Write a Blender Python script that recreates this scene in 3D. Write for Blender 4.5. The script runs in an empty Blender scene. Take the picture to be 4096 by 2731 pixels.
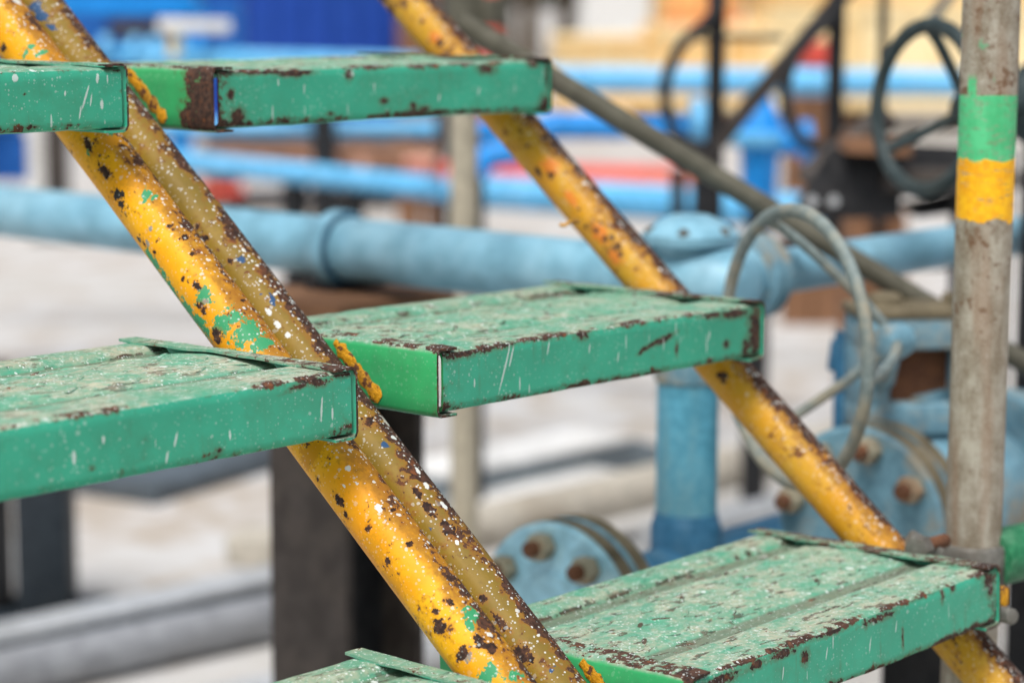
import bpy, bmesh, math, random
import numpy as np
from mathutils import Vector as V, Matrix, noise as mnoise
random.seed(7)
S = bpy.context.scene
COL = S.collection
R = math.radians

# ------------------------------------------------------------------ camera
CAM = V((-1.21976, -1.16616, 1.30349))
YAW, PITCH, ROLL, FPX = .84268, -.15005, .00329, 9159.06
FW = V((math.sin(YAW)*math.cos(PITCH), math.cos(YAW)*math.cos(PITCH), math.sin(PITCH)))
RT = V((math.cos(YAW), -math.sin(YAW), 0)); UP = RT.cross(FW)
_c, _s = math.cos(ROLL), math.sin(ROLL)
RT, UP = RT*_c + UP*_s, UP*_c - RT*_s
cd = bpy.data.cameras.new('camera'); cam = bpy.data.objects.new('camera', cd); COL.objects.link(cam)
m = Matrix((RT, UP, -FW)).transposed().to_4x4(); m.translation = CAM
cam.matrix_world = m
cd.sensor_width = 36; cd.sensor_fit = 'HORIZONTAL'; cd.lens = FPX/4096*36
cd.clip_start = .05; cd.clip_end = 500
cd.dof.use_dof = True; cd.dof.focus_distance = 1.66; cd.dof.aperture_fstop = 3.9
S.camera = cam
S.render.resolution_x = 1024; S.render.resolution_y = 682

# ------------------------------------------------------------------ light
SUN_EL, SUN_AZ = R(62), R(248)          # azimuth measured clockwise from +Y
w = bpy.data.worlds.new('World'); S.world = w; w.use_nodes = True
wn = w.node_tree.nodes; wl = w.node_tree.links
bg = wn['Background']; sky = wn.new('ShaderNodeTexSky'); sky.sky_type = 'NISHITA'
sky.sun_disc = False; sky.sun_elevation = SUN_EL; sky.sun_rotation = SUN_AZ
sky.air_density = 1.0; sky.dust_density = 6.0; sky.ozone_density = .4
hs = wn.new('ShaderNodeHueSaturation'); hs.inputs['Saturation'].default_value = .38
wl.new(sky.outputs[0], hs.inputs['Color']); wl.new(hs.outputs[0], bg.inputs[0]); bg.inputs[1].default_value = .10
sd = bpy.data.lights.new('sun', 'SUN'); sd.energy = 1.5; sd.angle = R(25); sd.color = (1, .975, .94)
so = bpy.data.objects.new('sun', sd); COL.objects.link(so)
sdir = V((math.sin(SUN_AZ)*math.cos(SUN_EL), math.cos(SUN_AZ)*math.cos(SUN_EL), math.sin(SUN_EL)))
so.rotation_euler = sdir.to_track_quat('Z', 'Y').to_euler()
so.location = (-3, -3, 6)
S.view_settings.view_transform = 'Standard'; S.view_settings.look = 'None'
S.view_settings.exposure = .58; S.view_settings.gamma = 1
S.view_settings.use_curve_mapping = False
S.cycles.max_bounces = 6; S.cycles.diffuse_bounces = 3; S.cycles.glossy_bounces = 3

# ------------------------------------------------------------------ pixel helpers (u,v on a 2352 px wide picture)
K = 4096/2352
def ray(u, v): return FW + RT*((u*K-2048)/FPX) - UP*((v*K-1365.5)/FPX)
def at(u, v, d): return CAM + ray(u, v)*d
def onz(u, v, z):
    r = ray(u, v); return CAM + r*((z-CAM.z)/r.z)
def proj(P):
    x = P-CAM; d = x.dot(FW); return (2048+FPX*x.dot(RT)/d)/K, (1365.5-FPX*x.dot(UP)/d)/K, d
def along(p, d, u):
    """point on the line p + t d that shows at picture column u"""
    a, b = -6.0, 6.0
    f = lambda t: proj(p+d*t)[0]-u
    for k in range(60):
        mid = (a+b)/2
        if (f(a) < 0) == (f(mid) < 0): a = mid
        else: b = mid
    return p+d*a

# ------------------------------------------------------------------ node DSL
class G:
    def __init__(s, name):
        s.m = bpy.data.materials.new(name); s.m.use_nodes = True
        s.t = s.m.node_tree; s.b = s.t.nodes['Principled BSDF']
    def n(s, typ, **kw):
        o = s.t.nodes.new(typ)
        for k, v in kw.items(): setattr(o, k, v)
        return o
    def put(s, sock, val):
        if isinstance(val, X): s.t.links.new(val.s, sock)
        elif isinstance(val, bpy.types.NodeSocket): s.t.links.new(val, sock)
        elif isinstance(val, (tuple, list)) and len(val) == 3 and sock.type == 'RGBA': sock.default_value = (*val, 1)
        else: sock.default_value = val
    def math(s, op, a, b=0.0, c=None):
        o = s.n('ShaderNodeMath', operation=op); s.put(o.inputs[0], a); s.put(o.inputs[1], b)
        if c is not None: s.put(o.inputs[2], c)
        return X(s, o.outputs[0])
    def ss(s, x, a, b):
        o = s.n('ShaderNodeMapRange', interpolation_type='SMOOTHSTEP')
        s.put(o.inputs['Value'], x); s.put(o.inputs['From Min'], a); s.put(o.inputs['From Max'], b)
        return X(s, o.outputs['Result'])
    def st(s, x, a, b):          # falls from 1 to 0 between a and b
        return 1.0 - s.ss(x, a, b)
    def obj(s): return s.n('ShaderNodeTexCoord').outputs['Object']
    def uv(s): return s.n('ShaderNodeTexCoord').outputs['UV']
    def nrm(s): return s.n('ShaderNodeTexCoord').outputs['Normal']
    def wn(s): return s.n('ShaderNodeNewGeometry').outputs['Normal']
    def sep(s, v):
        o = s.n('ShaderNodeSeparateXYZ'); s.put(o.inputs[0], v); return [X(s, q) for q in o.outputs]
    def comb(s, a, b, c):
        o = s.n('ShaderNodeCombineXYZ')
        for q, z in zip(o.inputs, (a, b, c)): s.put(q, z)
        return o.outputs[0]
    def map(s, v, loc=(0,0,0), rot=(0,0,0), scale=(1,1,1), typ='POINT'):
        o = s.n('ShaderNodeMapping', vector_type=typ); s.put(o.inputs[0], v)
        o.inputs[1].default_value = loc; o.inputs[2].default_value = rot; o.inputs[3].default_value = scale
        return o.outputs[0]
    def noise(s, v, scale, detail=3, rough=.55, dist=0):
        o = s.n('ShaderNodeTexNoise'); s.put(o.inputs['Vector'], v); o.inputs['Scale'].default_value = scale
        o.inputs['Detail'].default_value = detail; o.inputs['Roughness'].default_value = rough; o.inputs['Distortion'].default_value = dist
        return X(s, o.outputs['Fac'])
    def vor(s, v, scale):
        o = s.n('ShaderNodeTexVoronoi'); s.put(o.inputs['Vector'], v); o.inputs['Scale'].default_value = scale
        c = s.sep(o.outputs['Color']); return X(s, o.outputs['Distance']), c
    def mix(s, f, a, b):
        o = s.n('ShaderNodeMix', data_type='RGBA'); s.put(o.inputs[0], f); s.put(o.inputs[6], a); s.put(o.inputs[7], b)
        return o.outputs[2]
    def warp(s, v, scale, amt):
        o = s.n('ShaderNodeTexNoise'); s.put(o.inputs['Vector'], v); o.inputs['Scale'].default_value = scale; o.inputs['Detail'].default_value = 3
        a = s.n('ShaderNodeVectorMath', operation='SUBTRACT'); s.put(a.inputs[0], o.outputs['Color']); a.inputs[1].default_value = (.5,.5,.5)
        b = s.n('ShaderNodeVectorMath', operation='MULTIPLY_ADD'); s.put(b.inputs[0], a.outputs[0]); b.inputs[1].default_value = (amt,)*3; s.put(b.inputs[2], v)
        return b.outputs[0]
    def spots(s, v, scale, keep, rmax, var=1.0):
        """round splashes: a share `keep` of the cells gets a dot of random radius up to rmax (in cell units)"""
        d, c = s.vor(v, scale)
        r = s.ss(c[0], 1-keep, 1.0)
        r = (r*(.25+.75*1.0))*rmax*(.35+c[1]*.65)
        return s.ss(r-d, 0.0, .03)
    def attr(s, name):
        o = s.n('ShaderNodeAttribute', attribute_name=name); return X(s, o.outputs['Fac'])
    def near(s, name):
        """normalised distance stored on the mesh as closeness (0 = far)"""
        return (1.0-s.attr(name))*3.0
    def blobs(s, v2, lst):
        """smallest normalised distance to a list of ellipses (cx, cy, rx, ry, rot)"""
        res = None
        for cx, cy, rx, ry, rot in lst:
            q = s.map(v2, (cx, cy, 0), (0, 0, rot), (rx, ry, 1), 'TEXTURE')
            o = s.n('ShaderNodeVectorMath', operation='LENGTH'); s.put(o.inputs[0], q)
            L = X(s, o.outputs['Value'])
            res = L if res is None else s.math('MINIMUM', res, L)
        return res
    def bump(s, h, strength, dist):
        o = s.n('ShaderNodeBump'); o.inputs['Strength'].default_value = strength; o.inputs['Distance'].default_value = dist
        s.put(o.inputs['Height'], h); s.put(s.b.inputs['Normal'], o.outputs[0])
    def out(s, col, rough=.5, metal=0.0, spec=None):
        s.put(s.b.inputs['Base Color'], col); s.put(s.b.inputs['Roughness'], rough); s.put(s.b.inputs['Metallic'], metal)
        if spec is not None: s.b.inputs['Specular IOR Level'].default_value = spec
        return s.m
class X:
    def __init__(s, g, sock): s.g, s.s = g, sock
    def __add__(a, b): return a.g.math('ADD', a, b)
    __radd__ = __add__
    def __sub__(a, b): return a.g.math('SUBTRACT', a, b)
    def __rsub__(a, b): return a.g.math('SUBTRACT', b, a)
    def __mul__(a, b): return a.g.math('MULTIPLY', a, b)
    __rmul__ = __mul__
    def max(a, b): return a.g.math('MAXIMUM', a, b)
    def min(a, b): return a.g.math('MINIMUM', a, b)
    def abs(a): return a.g.math('ABSOLUTE', a)
def lin(r, g, b):
    f = lambda c: ((c/255+.055)/1.055)**2.4 if c > 10 else c/255/12.92
    return (f(r), f(g), f(b))

# ------------------------------------------------------------------ mesh helpers
def mk(name, bm, mat, parent=None, smooth=False, loc=None, mw=None):
    me = bpy.data.meshes.new(name); bm.to_mesh(me); bm.free()
    if smooth:
        for p in me.polygons: p.use_smooth = True
    me.materials.append(mat)
    o = bpy.data.objects.new(name, me); COL.objects.link(o)
    if parent: o.parent = parent
    if mw is not None: o.matrix_local = mw
    if loc is not None: o.location = loc
    return o
def link_mesh(name, me, mat, parent=None, mw=None):
    me.materials.append(mat); o = bpy.data.objects.new(name, me); COL.objects.link(o)
    if parent: o.parent = parent
    if mw is not None: o.matrix_local = mw
    return o
def empty(name, loc=(0,0,0), rz=0):
    o = bpy.data.objects.new(name, None); COL.objects.link(o); o.location = loc; o.rotation_euler = (0,0,rz); o.empty_display_size = .1
    return o
def tag(o, label, cat, group=None, kind=None):
    if label: o['label'] = label
    if cat: o['category'] = cat
    if group: o['group'] = group
    if kind: o['kind'] = kind
    return o
def struct(o): o['kind'] = 'structure'; return o
def frame(d):
    d = d.normalized(); a = V((0,0,1)) if abs(d.z) < .9 else V((1,0,0))
    x = a.cross(d).normalized(); return x, d.cross(x), d
def b_box(bm, c, sz, rot=None, bev=0):
    r = bmesh.ops.create_cube(bm, size=1); vs = r['verts']
    for v in vs: v.co = V((v.co.x*sz[0], v.co.y*sz[1], v.co.z*sz[2]))
    if bev:
        es = list({e for v in vs for e in v.link_edges})
        q = bmesh.ops.bevel(bm, geom=es, offset=bev, segments=2, affect='EDGES', profile=.5); vs = list({v for f in q['faces'] for v in f.verts} | set(v for v in vs if v.is_valid))
    for v in vs:
        if rot is not None: v.co = rot @ v.co
        v.co += V(c)
def b_bar(bm, a, b, wd, ht, up=None, bev=0):
    """rectangular bar from a to b; wd across, ht along `up`"""
    a, b = V(a), V(b); d = (b-a); L = d.length; d.normalize()
    upv = V(up) if up is not None else (V((0,0,1)) if abs(d.z) < .9 else V((0,1,0)))
    x = d.cross(upv).normalized(); z = x.cross(d)
    b_box(bm, (a+b)/2, (wd, L, ht), Matrix((x, d, z)).transposed(), bev)
def b_lathe(bm, p, d, prof, n=32, caps=True):
    """prof: list of (t along d, radius)"""
    x, y, z = frame(V(d)); rings = []
    for t, r in prof:
        rings.append([bm.verts.new(V(p)+z*t+(x*math.cos(2*math.pi*k/n)+y*math.sin(2*math.pi*k/n))*r) for k in range(n)])
    for a, b in zip(rings, rings[1:]):
        for k in range(n): bm.faces.new((a[k], a[(k+1) % n], b[(k+1) % n], b[k]))
    if caps:
        bm.faces.new(rings[0][::-1]); bm.faces.new(rings[-1])
def b_cyl(bm, a, b, r, n=32, bev=0):
    a, b = V(a), V(b); L = (b-a).length
    if bev: b_lathe(bm, a, b-a, [(0, r-bev), (bev*.3, r-bev*.3), (bev, r), (L-bev, r), (L-bev*.3, r-bev*.3), (L, r-bev)], n)
    else: b_lathe(bm, a, b-a, [(0, r), (L, r)], n)
def b_ring(bm, c, nrm, Rm, r, n=56, k=12, sq=1.0):
    x, y, z = frame(V(nrm)); rings = []
    for i in range(n):
        a = 2*math.pi*i/n; e = x*math.cos(a)+y*math.sin(a)
        rings.append([bm.verts.new(V(c)+e*(Rm+r*math.cos(2*math.pi*j/k))+z*(r*sq*math.sin(2*math.pi*j/k))) for j in range(k)])
    for i in range(n):
        A, B = rings[i], rings[(i+1) % n]
        for j in range(k): bm.faces.new((A[j], B[j], B[(j+1) % k], A[(j+1) % k]))
def b_sweep(bm, pts, r, n=14):
    """round bar through a smooth polyline"""
    P = [V(p) for p in pts]
    C = []
    for i in range(len(P)-1):
        p0, p1, p2, p3 = P[max(i-1,0)], P[i], P[i+1], P[min(i+2,len(P)-1)]
        for s in range(8):
            t = s/8
            C.append(.5*((2*p1)+(p2-p0)*t+(2*p0-5*p1+4*p2-p3)*t*t+(3*p1-p0-3*p2+p3)*t*t*t))
    C.append(P[-1]); rings = []; x = None
    for i, c in enumerate(C):
        d = (C[min(i+1,len(C)-1)]-C[max(i-1,0)]).normalized()
        if x is None: x = frame(d)[0]
        x = (x-d*x.dot(d)).normalized(); y = d.cross(x)
        rings.append([bm.verts.new(c+(x*math.cos(2*math.pi*k/n)+y*math.sin(2*math.pi*k/n))*r) for k in range(n)])
    for a, b in zip(rings, rings[1:]):
        for k in range(n): bm.faces.new((a[k], a[(k+1) % n], b[(k+1) % n], b[k]))
    bm.faces.new(rings[0][::-1]); bm.faces.new(rings[-1])
def auto(o, ang=35):
    for p in o.data.polygons: p.use_smooth = True
    o.data.set_sharp_from_angle(angle=R(ang)); return o
def part(name, fn, mat, parent, ang=35):
    bm = bmesh.new(); fn(bm); return auto(mk(name, bm, mat, parent), ang)

# ------------------------------------------------------------------ plain weathered materials
def weathered(name, col, dirt=(.25,.21,.16), amt=.35, scale=9.0, rough=.5, rust=0.0, metal=0.0, streak=False, bump=.15):
    g = G(name); P = g.obj()
    Q = g.map(P, scale=(1,1,.18)) if streak else P
    a = g.noise(Q, scale, 5, .6); b = g.noise(P, scale*6, 4, .6)
    col2 = tuple(min(1, c*1.15+.01) for c in col); col1 = tuple(c*.82 for c in col)
    c = g.mix(g.ss(b, .35, .65), col1, col2)
    dm = g.ss(a*.7+b*.3, .46, .64)*amt
    c = g.mix(dm, c, dirt)
    rg = rough+dm*.3
    if rust:
        rm = g.ss(g.noise(P, scale*2.2, 6, .65), .66-rust*.25, .70-rust*.25)
        c = g.mix(rm, c, g.mix(b, (.06,.028,.016), (.20,.075,.03))); rg = rg+rm*.3
    g.bump(b, bump, .002)
    return g.out(c, rg, metal, .32)
M = {}
M['ltblue'] = weathered('light_blue_pipe_paint', lin(118,168,190), lin(158,178,182), .28, 4, .38, streak=False)
M['blue_worn'] = weathered('worn_blue_valve_paint', lin(104,146,164), lin(150,136,112), .85, 16, .5)
M['blue_riser'] = weathered('streaked_blue_riser_paint', lin(84,158,184), lin(120,140,135), .6, 16, .45, streak=True)
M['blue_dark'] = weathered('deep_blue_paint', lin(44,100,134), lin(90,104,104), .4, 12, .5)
M['wheel_teal'] = weathered('grey_green_handwheel_paint', lin(116,130,130), lin(150,138,114), .7, 12, .5)
M['wheel_dark'] = weathered('dark_green_grey_handwheel_paint', lin(44,58,60), lin(80,82,74), .4, 10, .5)
M['black'] = weathered('black_steel_paint', lin(22,24,28), lin(56,52,50), .3, 6, .55)
M['black_brown'] = weathered('dusty_black_steel_paint', lin(58,52,49), lin(84,76,68), .5, 5, .6)
M['slate'] = weathered('dark_slate_steel_paint', lin(30,40,48), lin(60,62,62), .3, 6, .55)
M['galv'] = weathered('dull_galvanised_tube', lin(165,158,140), lin(120,100,75), .5, 7, .5, streak=True)
M['olive'] = weathered('grimy_olive_tube', lin(88,86,74), lin(60,58,50), .5, 6, .55)
M['rust'] = weathered('rusty_steel', (.11,.045,.022), (.25,.11,.05), .5, 60, .85)
M['nut'] = weathered('stained_nut_paint', lin(150,145,125), lin(150,100,60), .6, 40, .6)
M['gasket'] = weathered('tan_grimy_flange_edge', lin(116,106,84), lin(66,60,46), .7, 26, .65)
M['greysteel'] = weathered('grey_blue_primer_steel', lin(166,170,174), lin(126,124,120), .4, 5, .5)
M['greydark'] = weathered('dark_grey_primer_steel', lin(78,88,96), lin(60,62,64), .4, 5, .5)
M['greymid'] = weathered('mid_grey_primer_steel', lin(112,124,132), lin(84,88,92), .4, 5, .5)
M['greypipe'] = weathered('grey_steel_pipe', lin(146,149,154), lin(98,96,94), .5, 4, .42, metal=.2)
M['tanpipe'] = weathered('dusty_tan_pipe', lin(178,172,160), lin(120,108,90), .5, 5, .6)
M['white'] = weathered('white_paint', lin(222,222,220), lin(180,175,165), .4, 5, .5)
M['cyan'] = weathered('bright_cyan_blue_paint', lin(8,134,216), lin(50,140,205), .3, 5, .35)
M['sky'] = weathered('sky_blue_pipe_paint', lin(96,178,226), lin(150,190,215), .3, 4, .4)
M['royal'] = weathered('royal_blue_container_paint', lin(2,62,156), lin(6,66,140), .3, 2, .45)
M['midblue'] = weathered('mid_blue_machine_paint', lin(8,88,168), lin(24,70,120), .3, 3, .45)
M['red'] = weathered('red_painted_pipe', lin(205,70,58), lin(190,120,100), .4, 3, .5)
M['orange'] = weathered('orange_plastic', lin(235,140,90), lin(220,150,110), .3, 3, .5)
M['timber'] = weathered('pale_crate_timber', lin(236,196,128), lin(222,160,84), .5, 3, .7, streak=False)
M['timber2'] = weathered('cream_crate_timber', lin(244,222,176), lin(236,196,128), .4, 3, .7)
M['brownwood'] = weathered('brown_old_timber', lin(128,92,66), lin(70,50,38), .5, 4, .8)
M['skin'] = weathered('pinkish_timber', lin(205,160,140), lin(150,105,90), .5, 4, .8)
M['leaf'] = weathered('tree_leaf', (.07,.13,.03), (.12,.17,.04), .5, 2, .7)
M['bark'] = weathered('tree_bark', (.12,.09,.06), (.07,.05,.035), .5, 5, .9)
M['greenend'] = weathered('green_tube_paint', lin(34,112,74), lin(96,130,108), .5, 30, .45)
M['zinc'] = weathered('dirty_zinc_steel', lin(120,118,112), lin(70,62,54), .6, 30, .5, metal=.4)

def concrete():
    g = G('pale_dusty_concrete'); P = g.obj()
    a = g.noise(P, .7, 5, .6); b = g.noise(P, 5, 6, .65); c3 = g.noise(P, 60, 3, .6)
    c = g.mix(g.ss(a, .35, .7), lin(180,178,174), lin(198,199,201))
    c = g.mix(g.ss(b*.6+a*.4, .47, .60)*.75, c, lin(156,141,122))
    c = g.mix(g.ss(c3, .5, .8)*.25, c, lin(150,145,138))
    g.bump(b*.6+c3*.4, .3, .01)
    return g.out(c, .85)
M['ground'] = concrete()

# ------------------------------------------------------------------ foreground paint materials
def rust_col(g, P, n1, n2):
    c = g.mix(g.ss(n1, .35, .65), (.024,.014,.012), (.085,.040,.026))
    return g.mix(g.ss(n2, .56, .72)*.75, c, (.22,.075,.026))
def tread_paint(name, seed, W, H, D, rust=.5, dusty=.5, fblobs=(), tblobs=(), fwhite=(), green=(56,166,136), edge=1.0, slit=0.0):
    g = G(name); P = g.obj(); x, y, z = g.sep(P); nx, ny, nz = g.sep(g.nrm())
    Q = g.map(P, loc=(seed*3.7, seed*1.3, seed*2.1))
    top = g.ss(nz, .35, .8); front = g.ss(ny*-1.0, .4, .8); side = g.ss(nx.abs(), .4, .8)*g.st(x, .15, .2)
    nA = g.noise(Q, 22, 3, .6); nB = g.noise(Q, 90, 4, .68); nD = g.noise(Q, 210, 3, .6); nC = g.noise(Q, 480, 2, .6); nL = g.noise(Q, 7, 2, .5)
    base = lin(*green)
    c = g.mix(g.ss(nL, .3, .7), tuple(v*.86 for v in base), tuple(min(1, v*1.12) for v in base))
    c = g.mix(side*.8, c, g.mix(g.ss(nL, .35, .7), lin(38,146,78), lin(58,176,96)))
    c = g.mix(g.ss(nL*.4+nA*.35+nB*.25, .46, .62)*.30, c, lin(66,108,80))
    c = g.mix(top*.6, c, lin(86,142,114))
    ze = z*-1.0                                     # depth under the tread's top
    xe = x.min(W-x)                                 # distance to the nearer end
    fine_ = nB*.6+nD*.4
    field = nA*.40+fine_*.60
    edge_t = g.st(ze+y.max(0.0)*.6, .0, .0085)*edge*(.5+nL*.9)
    edge_b = g.ss(ze, H-.013, H-.001)*front*(.22+rust*1.1)
    edge_x = g.st(xe, .002, .030)*front*(.1+rust*1.1)
    edge_s = g.st(y, .001, .010+slit*.06)*side*(.55+slit*.6)
    push = edge_t.max(edge_b).max(edge_x).max(edge_s)*.23*(.55+rust*.6)
    lip = g.ss(z, .0002, .0010)
    rim = g.ss(ny*-1.0, .3, .6)*g.st(xe, .0030, .0036)
    rf = field+push+top*(.01+rust*.03)+lip*(.06+rust*.12)+rim*(.14+rust*.10)
    rustm = g.ss(rf, .652, .672)
    stain = g.ss(rf+(nC-.5)*.05, .59, .69)
    runs = g.noise(g.map(Q, scale=(1,1,.07)), 150, 3, .6)
    stain = stain.max(g.ss(runs, .56, .72)*g.ss(nA, .44, .62)*front*(.3+rust*.6))
    wob = (nB-.5)*1.3+(nD-.5)*2.0+(nC-.5)*.8
    if fblobs:
        bb = g.near('rust_front')+wob
        rustm = rustm.max(g.st(bb, .85, 1.0)*front); stain = stain.max(g.st(bb, 1.0, 1.9)*front*.8)
    if tblobs:
        rustm = rustm.max(g.st(g.near('rust_top')+wob, .85, 1.0)*top*.9)
    c = g.mix(stain*.6, c, lin(92,74,40))
    # foot-worn dust and scuffs on the tread's top, grime lying in the grooves
    Qs = g.map(Q, scale=(.65,1,1))
    dn = g.noise(Qs, 60, 5, .72); scuff = g.noise(Qs, 170, 4, .72)
    flat = g.st(ze, .0030, .0060)
    dust = (top*g.ss(dn*.6+nA*.4, .35, .58)*dusty*(.35+flat*.65)).max(lip*.55)
    c = g.mix(dust, c, g.mix(g.ss(nD*.6+nA*.4, .38, .62), lin(118,148,128), lin(172,168,148)))
    c = g.mix(top*g.ss(scuff, .52, .66)*(.15+dusty*.38)*(.3+flat*.7), c, lin(176,194,182))
    groove = top*g.ss(ze, .0052, .0066)
    c = g.mix(groove*(.45+nB*.5), c, g.mix(nD, lin(78,84,72), lin(132,120,104)))
    wm = g.ss(g.attr('wear')+(nB-.5)*1.4+(nD-.5)*.8, .55, .75)
    rustm = rustm.max(wm*.9)
    dash = g.noise(g.map(Q, rot=(0,0,.45), scale=(.32,1,1)), 130, 4, .66)
    rustm = rustm.max(top*g.ss(dash+nA*.3-.15, .575, .63)*(.4+rust*.6))
    c = g.mix(rustm, c, rust_col(g, Q, nD, nB))
    # sprayed white: fine mist, drops, and drops run down the front
    Qw = g.warp(Q, 160, .004)
    mist = g.spots(Q, 430, .75, .50).max(g.spots(Qw, 190, .45, .34))
    dens = g.ss(g.noise(Q, 14, 2, .5), .34, .62)
    drops = g.spots(Qw, 85, .34, .34); big = g.spots(Qw, 30, .14, .20)
    white = (mist*(.10+dens*.30+top*.55)*(1.0-side*.7)).max(drops*(.2+dens*.8)*(.05+top*.95)).max(big*top*.9)
    sl = g.map(Q, rot=(0,R(9),0), scale=(1,1,.085)); sl2 = g.map(Q, rot=(0,R(3),0), scale=(1,1,.11))
    white = white.max((g.spots(sl, 150, .20, .20).max(g.spots(sl2, 300, .36, .30)))*front*.75)
    if fwhite:
        ww = g.blobs(g.comb(x, z, 0.0), fwhite)+(nC-.5)*.9
        white = white.max(g.st(ww, .7, 1.0)*front*.95)
    c = g.mix(white*.82, c, lin(214,222,220))
    c = g.mix(g.spots(Qw, 24, .10, .20)*top*.6, c, lin(70,106,150))
    g.bump(nC*.25+rustm*-.8+white*.5+nB*.4, .35, .0009)
    g.out(c, .44+rustm*.42+dust*.4+white*.1, 0.0, .4)
    return g.m

def tube_paint(name, seed, base, base2, rustdir, lists, rust=.4, speck=.6, grime=.6, grimecol=(120,100,45)):
    """lists: dict colour -> ellipses in (arc, length) metres; rustdir: object-space x,y direction whose side carries most rust"""
    g = G(name); P = g.obj(); Q = g.map(P, loc=(seed*1.7, seed*.9, seed*2.3))
    nx, ny, nz = g.sep(g.nrm())
    nA = g.noise(Q, 24, 3, .62); nB = g.noise(Q, 85, 4, .68); nD = g.noise(Q, 210, 3, .62); nC = g.noise(Q, 480, 2, .6); nL = g.noise(Q, 9, 3, .55)
    face = nx*rustdir[0]+ny*rustdir[1]
    sidem = g.ss(face, -.30, .70)
    c = g.mix(g.ss(nL*.6+nA*.4, .38, .62), base, base2)
    gm = g.ss(nA*.30+nB*.30+nD*.25+sidem*.34, .54, .80)*grime
    c = g.mix(gm, c, lin(*grimecol))
    dk = g.ss(nA*.30+nB*.35+nD*.35, .52, .62)*.55; c = g.mix(dk, c, tuple(v*.45 for v in base))
    rf = nL*.20+nA*.32+nB*.28+nD*.20+g.ss(face, .30, .95)*.085*(.6+rust)
    rustm = g.ss(rf, .675-rust*.12, .692-rust*.12)
    orange = g.ss(rf+(nC-.5)*.05, .61-rust*.12, .69-rust*.12)
    chips = g.ss(nB*.45+nD*.55+(nA-.5)*.35, .640-rust*.03, .655-rust*.03)
    rustm = rustm.max(chips)
    c = g.mix(orange*.5, c, lin(150,88,32))
    wob = (nB-.5)*2.2+(nD-.5)*3.0+(nC-.5)*1.0
    for colr, L in lists.items():
        if not L or colr in ('rust', 'white'): continue
        c = g.mix(g.st(g.near('c%d%d%d' % colr)+wob, .86, .98), c, lin(*colr))
    if lists.get('rust'):
        bb = g.near('rust')+wob
        rustm = rustm.max(g.st(bb, .90, 1.0)); c = g.mix(g.st(bb, .9, 1.7)*.4, c, lin(156,88,32))
    c = g.mix(rustm, c, rust_col(g, Q, nD, nB))
    Qw = g.warp(Q, 160, .004)
    mist = g.spots(Q, 430, .75, .50).max(g.spots(Qw, 190, .5, .36))
    dens = g.ss(g.noise(Q, 16, 2, .5), .30, .60)
    drops = g.spots(Qw, 120, .36, .40).max(g.spots(g.map(g.warp(Q, 110, .012), scale=(1,1,.5)), 42, .12, .25))
    white = (mist*(.25+sidem*.65)).max(drops*dens*(.15+sidem*.85))*speck
    if lists.get('white'):
        white = white.max(g.st(g.near('white')+(nC-.5)*.9+(nD-.5)*1.4, .85, 1.0))
    c = g.mix(white*.88, c, lin(216,221,218))
    g.bump(nC*.25+nB*.5+rustm*-1.0+white*.5, .4, .0009)
    return g.out(c, .54+rustm*.33+gm*.2, 0.0, .26)

# ------------------------------------------------------------------ the ground
bm = bmesh.new()
bmesh.ops.create_grid(bm, x_segments=40, y_segments=40, size=130)
struct(mk('ground', bm, M['ground'], loc=(40, 40, 0)))

# ------------------------------------------------------------------ the two scaffold stairs
ZG = 1.04
W_, H_, D_ = .41889, .04735, .23531
RISE, GO = .20244, .24698
RISE2, GO2 = .20353, .24749
XA = -.09815; YL, ZL = -.01803, .00282
TR = .02126
SD = V((0, GO, RISE)).normalized()
def crown(t): return -.0074+.0062*math.sin(math.pi*(.06+.88*t))**.6
def profile():
    """(y, z) centre line of the pressed tread sheet, from the front lip round to the back lip"""
    pts = [(.016, -H_+.0012), (.006, -H_+.0012), (.0028, -H_+.0022), (.0013, -H_+.005), (.0013, -H_*.66), (.0013, -H_*.33), (.0013, -.006), (.0024, -.0028), (.0056, -.0013),
           (.020, -.0011), (.035, -.0011), (.046, -.0012), (.0500, -.0020), (.0525, -.0050), (.0545, -.0072), (.057, -.0080), (.066, -.0080), (.0745, -.0080), (.0775, -.0074)]
    for k in range(9):
        t = k/8; yy = .081+t*(.180-.081); pts.append((yy, crown(t)))
    pts += [(.1835, -.0074), (.187, -.0080), (.1985, -.0080), (.2005, -.0072), (.2025, -.0050), (.205, -.0022), (.2085, -.0013), (.220, -.0011), (D_-.006, -.0013), (D_-.0026, -.0028), (D_-.0013, -.006), (D_-.0013, -.012)]
    return pts
PROF = profile()
def closeness(A, B, lst):
    d = np.full(A.shape, 3.0)
    for cx, cy, rx, ry, rot in lst:
        dx, dy = A-cx, B-cy; c_, s_ = math.cos(rot), math.sin(rot)
        d = np.minimum(d, np.hypot((dx*c_+dy*s_)/rx, (-dx*s_+dy*c_)/ry))
    return np.clip(1-d/3, 0, 1)
def fine(pts, step):
    out = []
    for a, b in zip(pts, pts[1:]):
        n = max(1, int(math.hypot(b[0]-a[0], b[1]-a[1])/step))
        out += [(a[0]+(b[0]-a[0])*k/n, a[1]+(b[1]-a[1])*k/n) for k in range(n)]
    return out+[pts[-1]]
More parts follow.
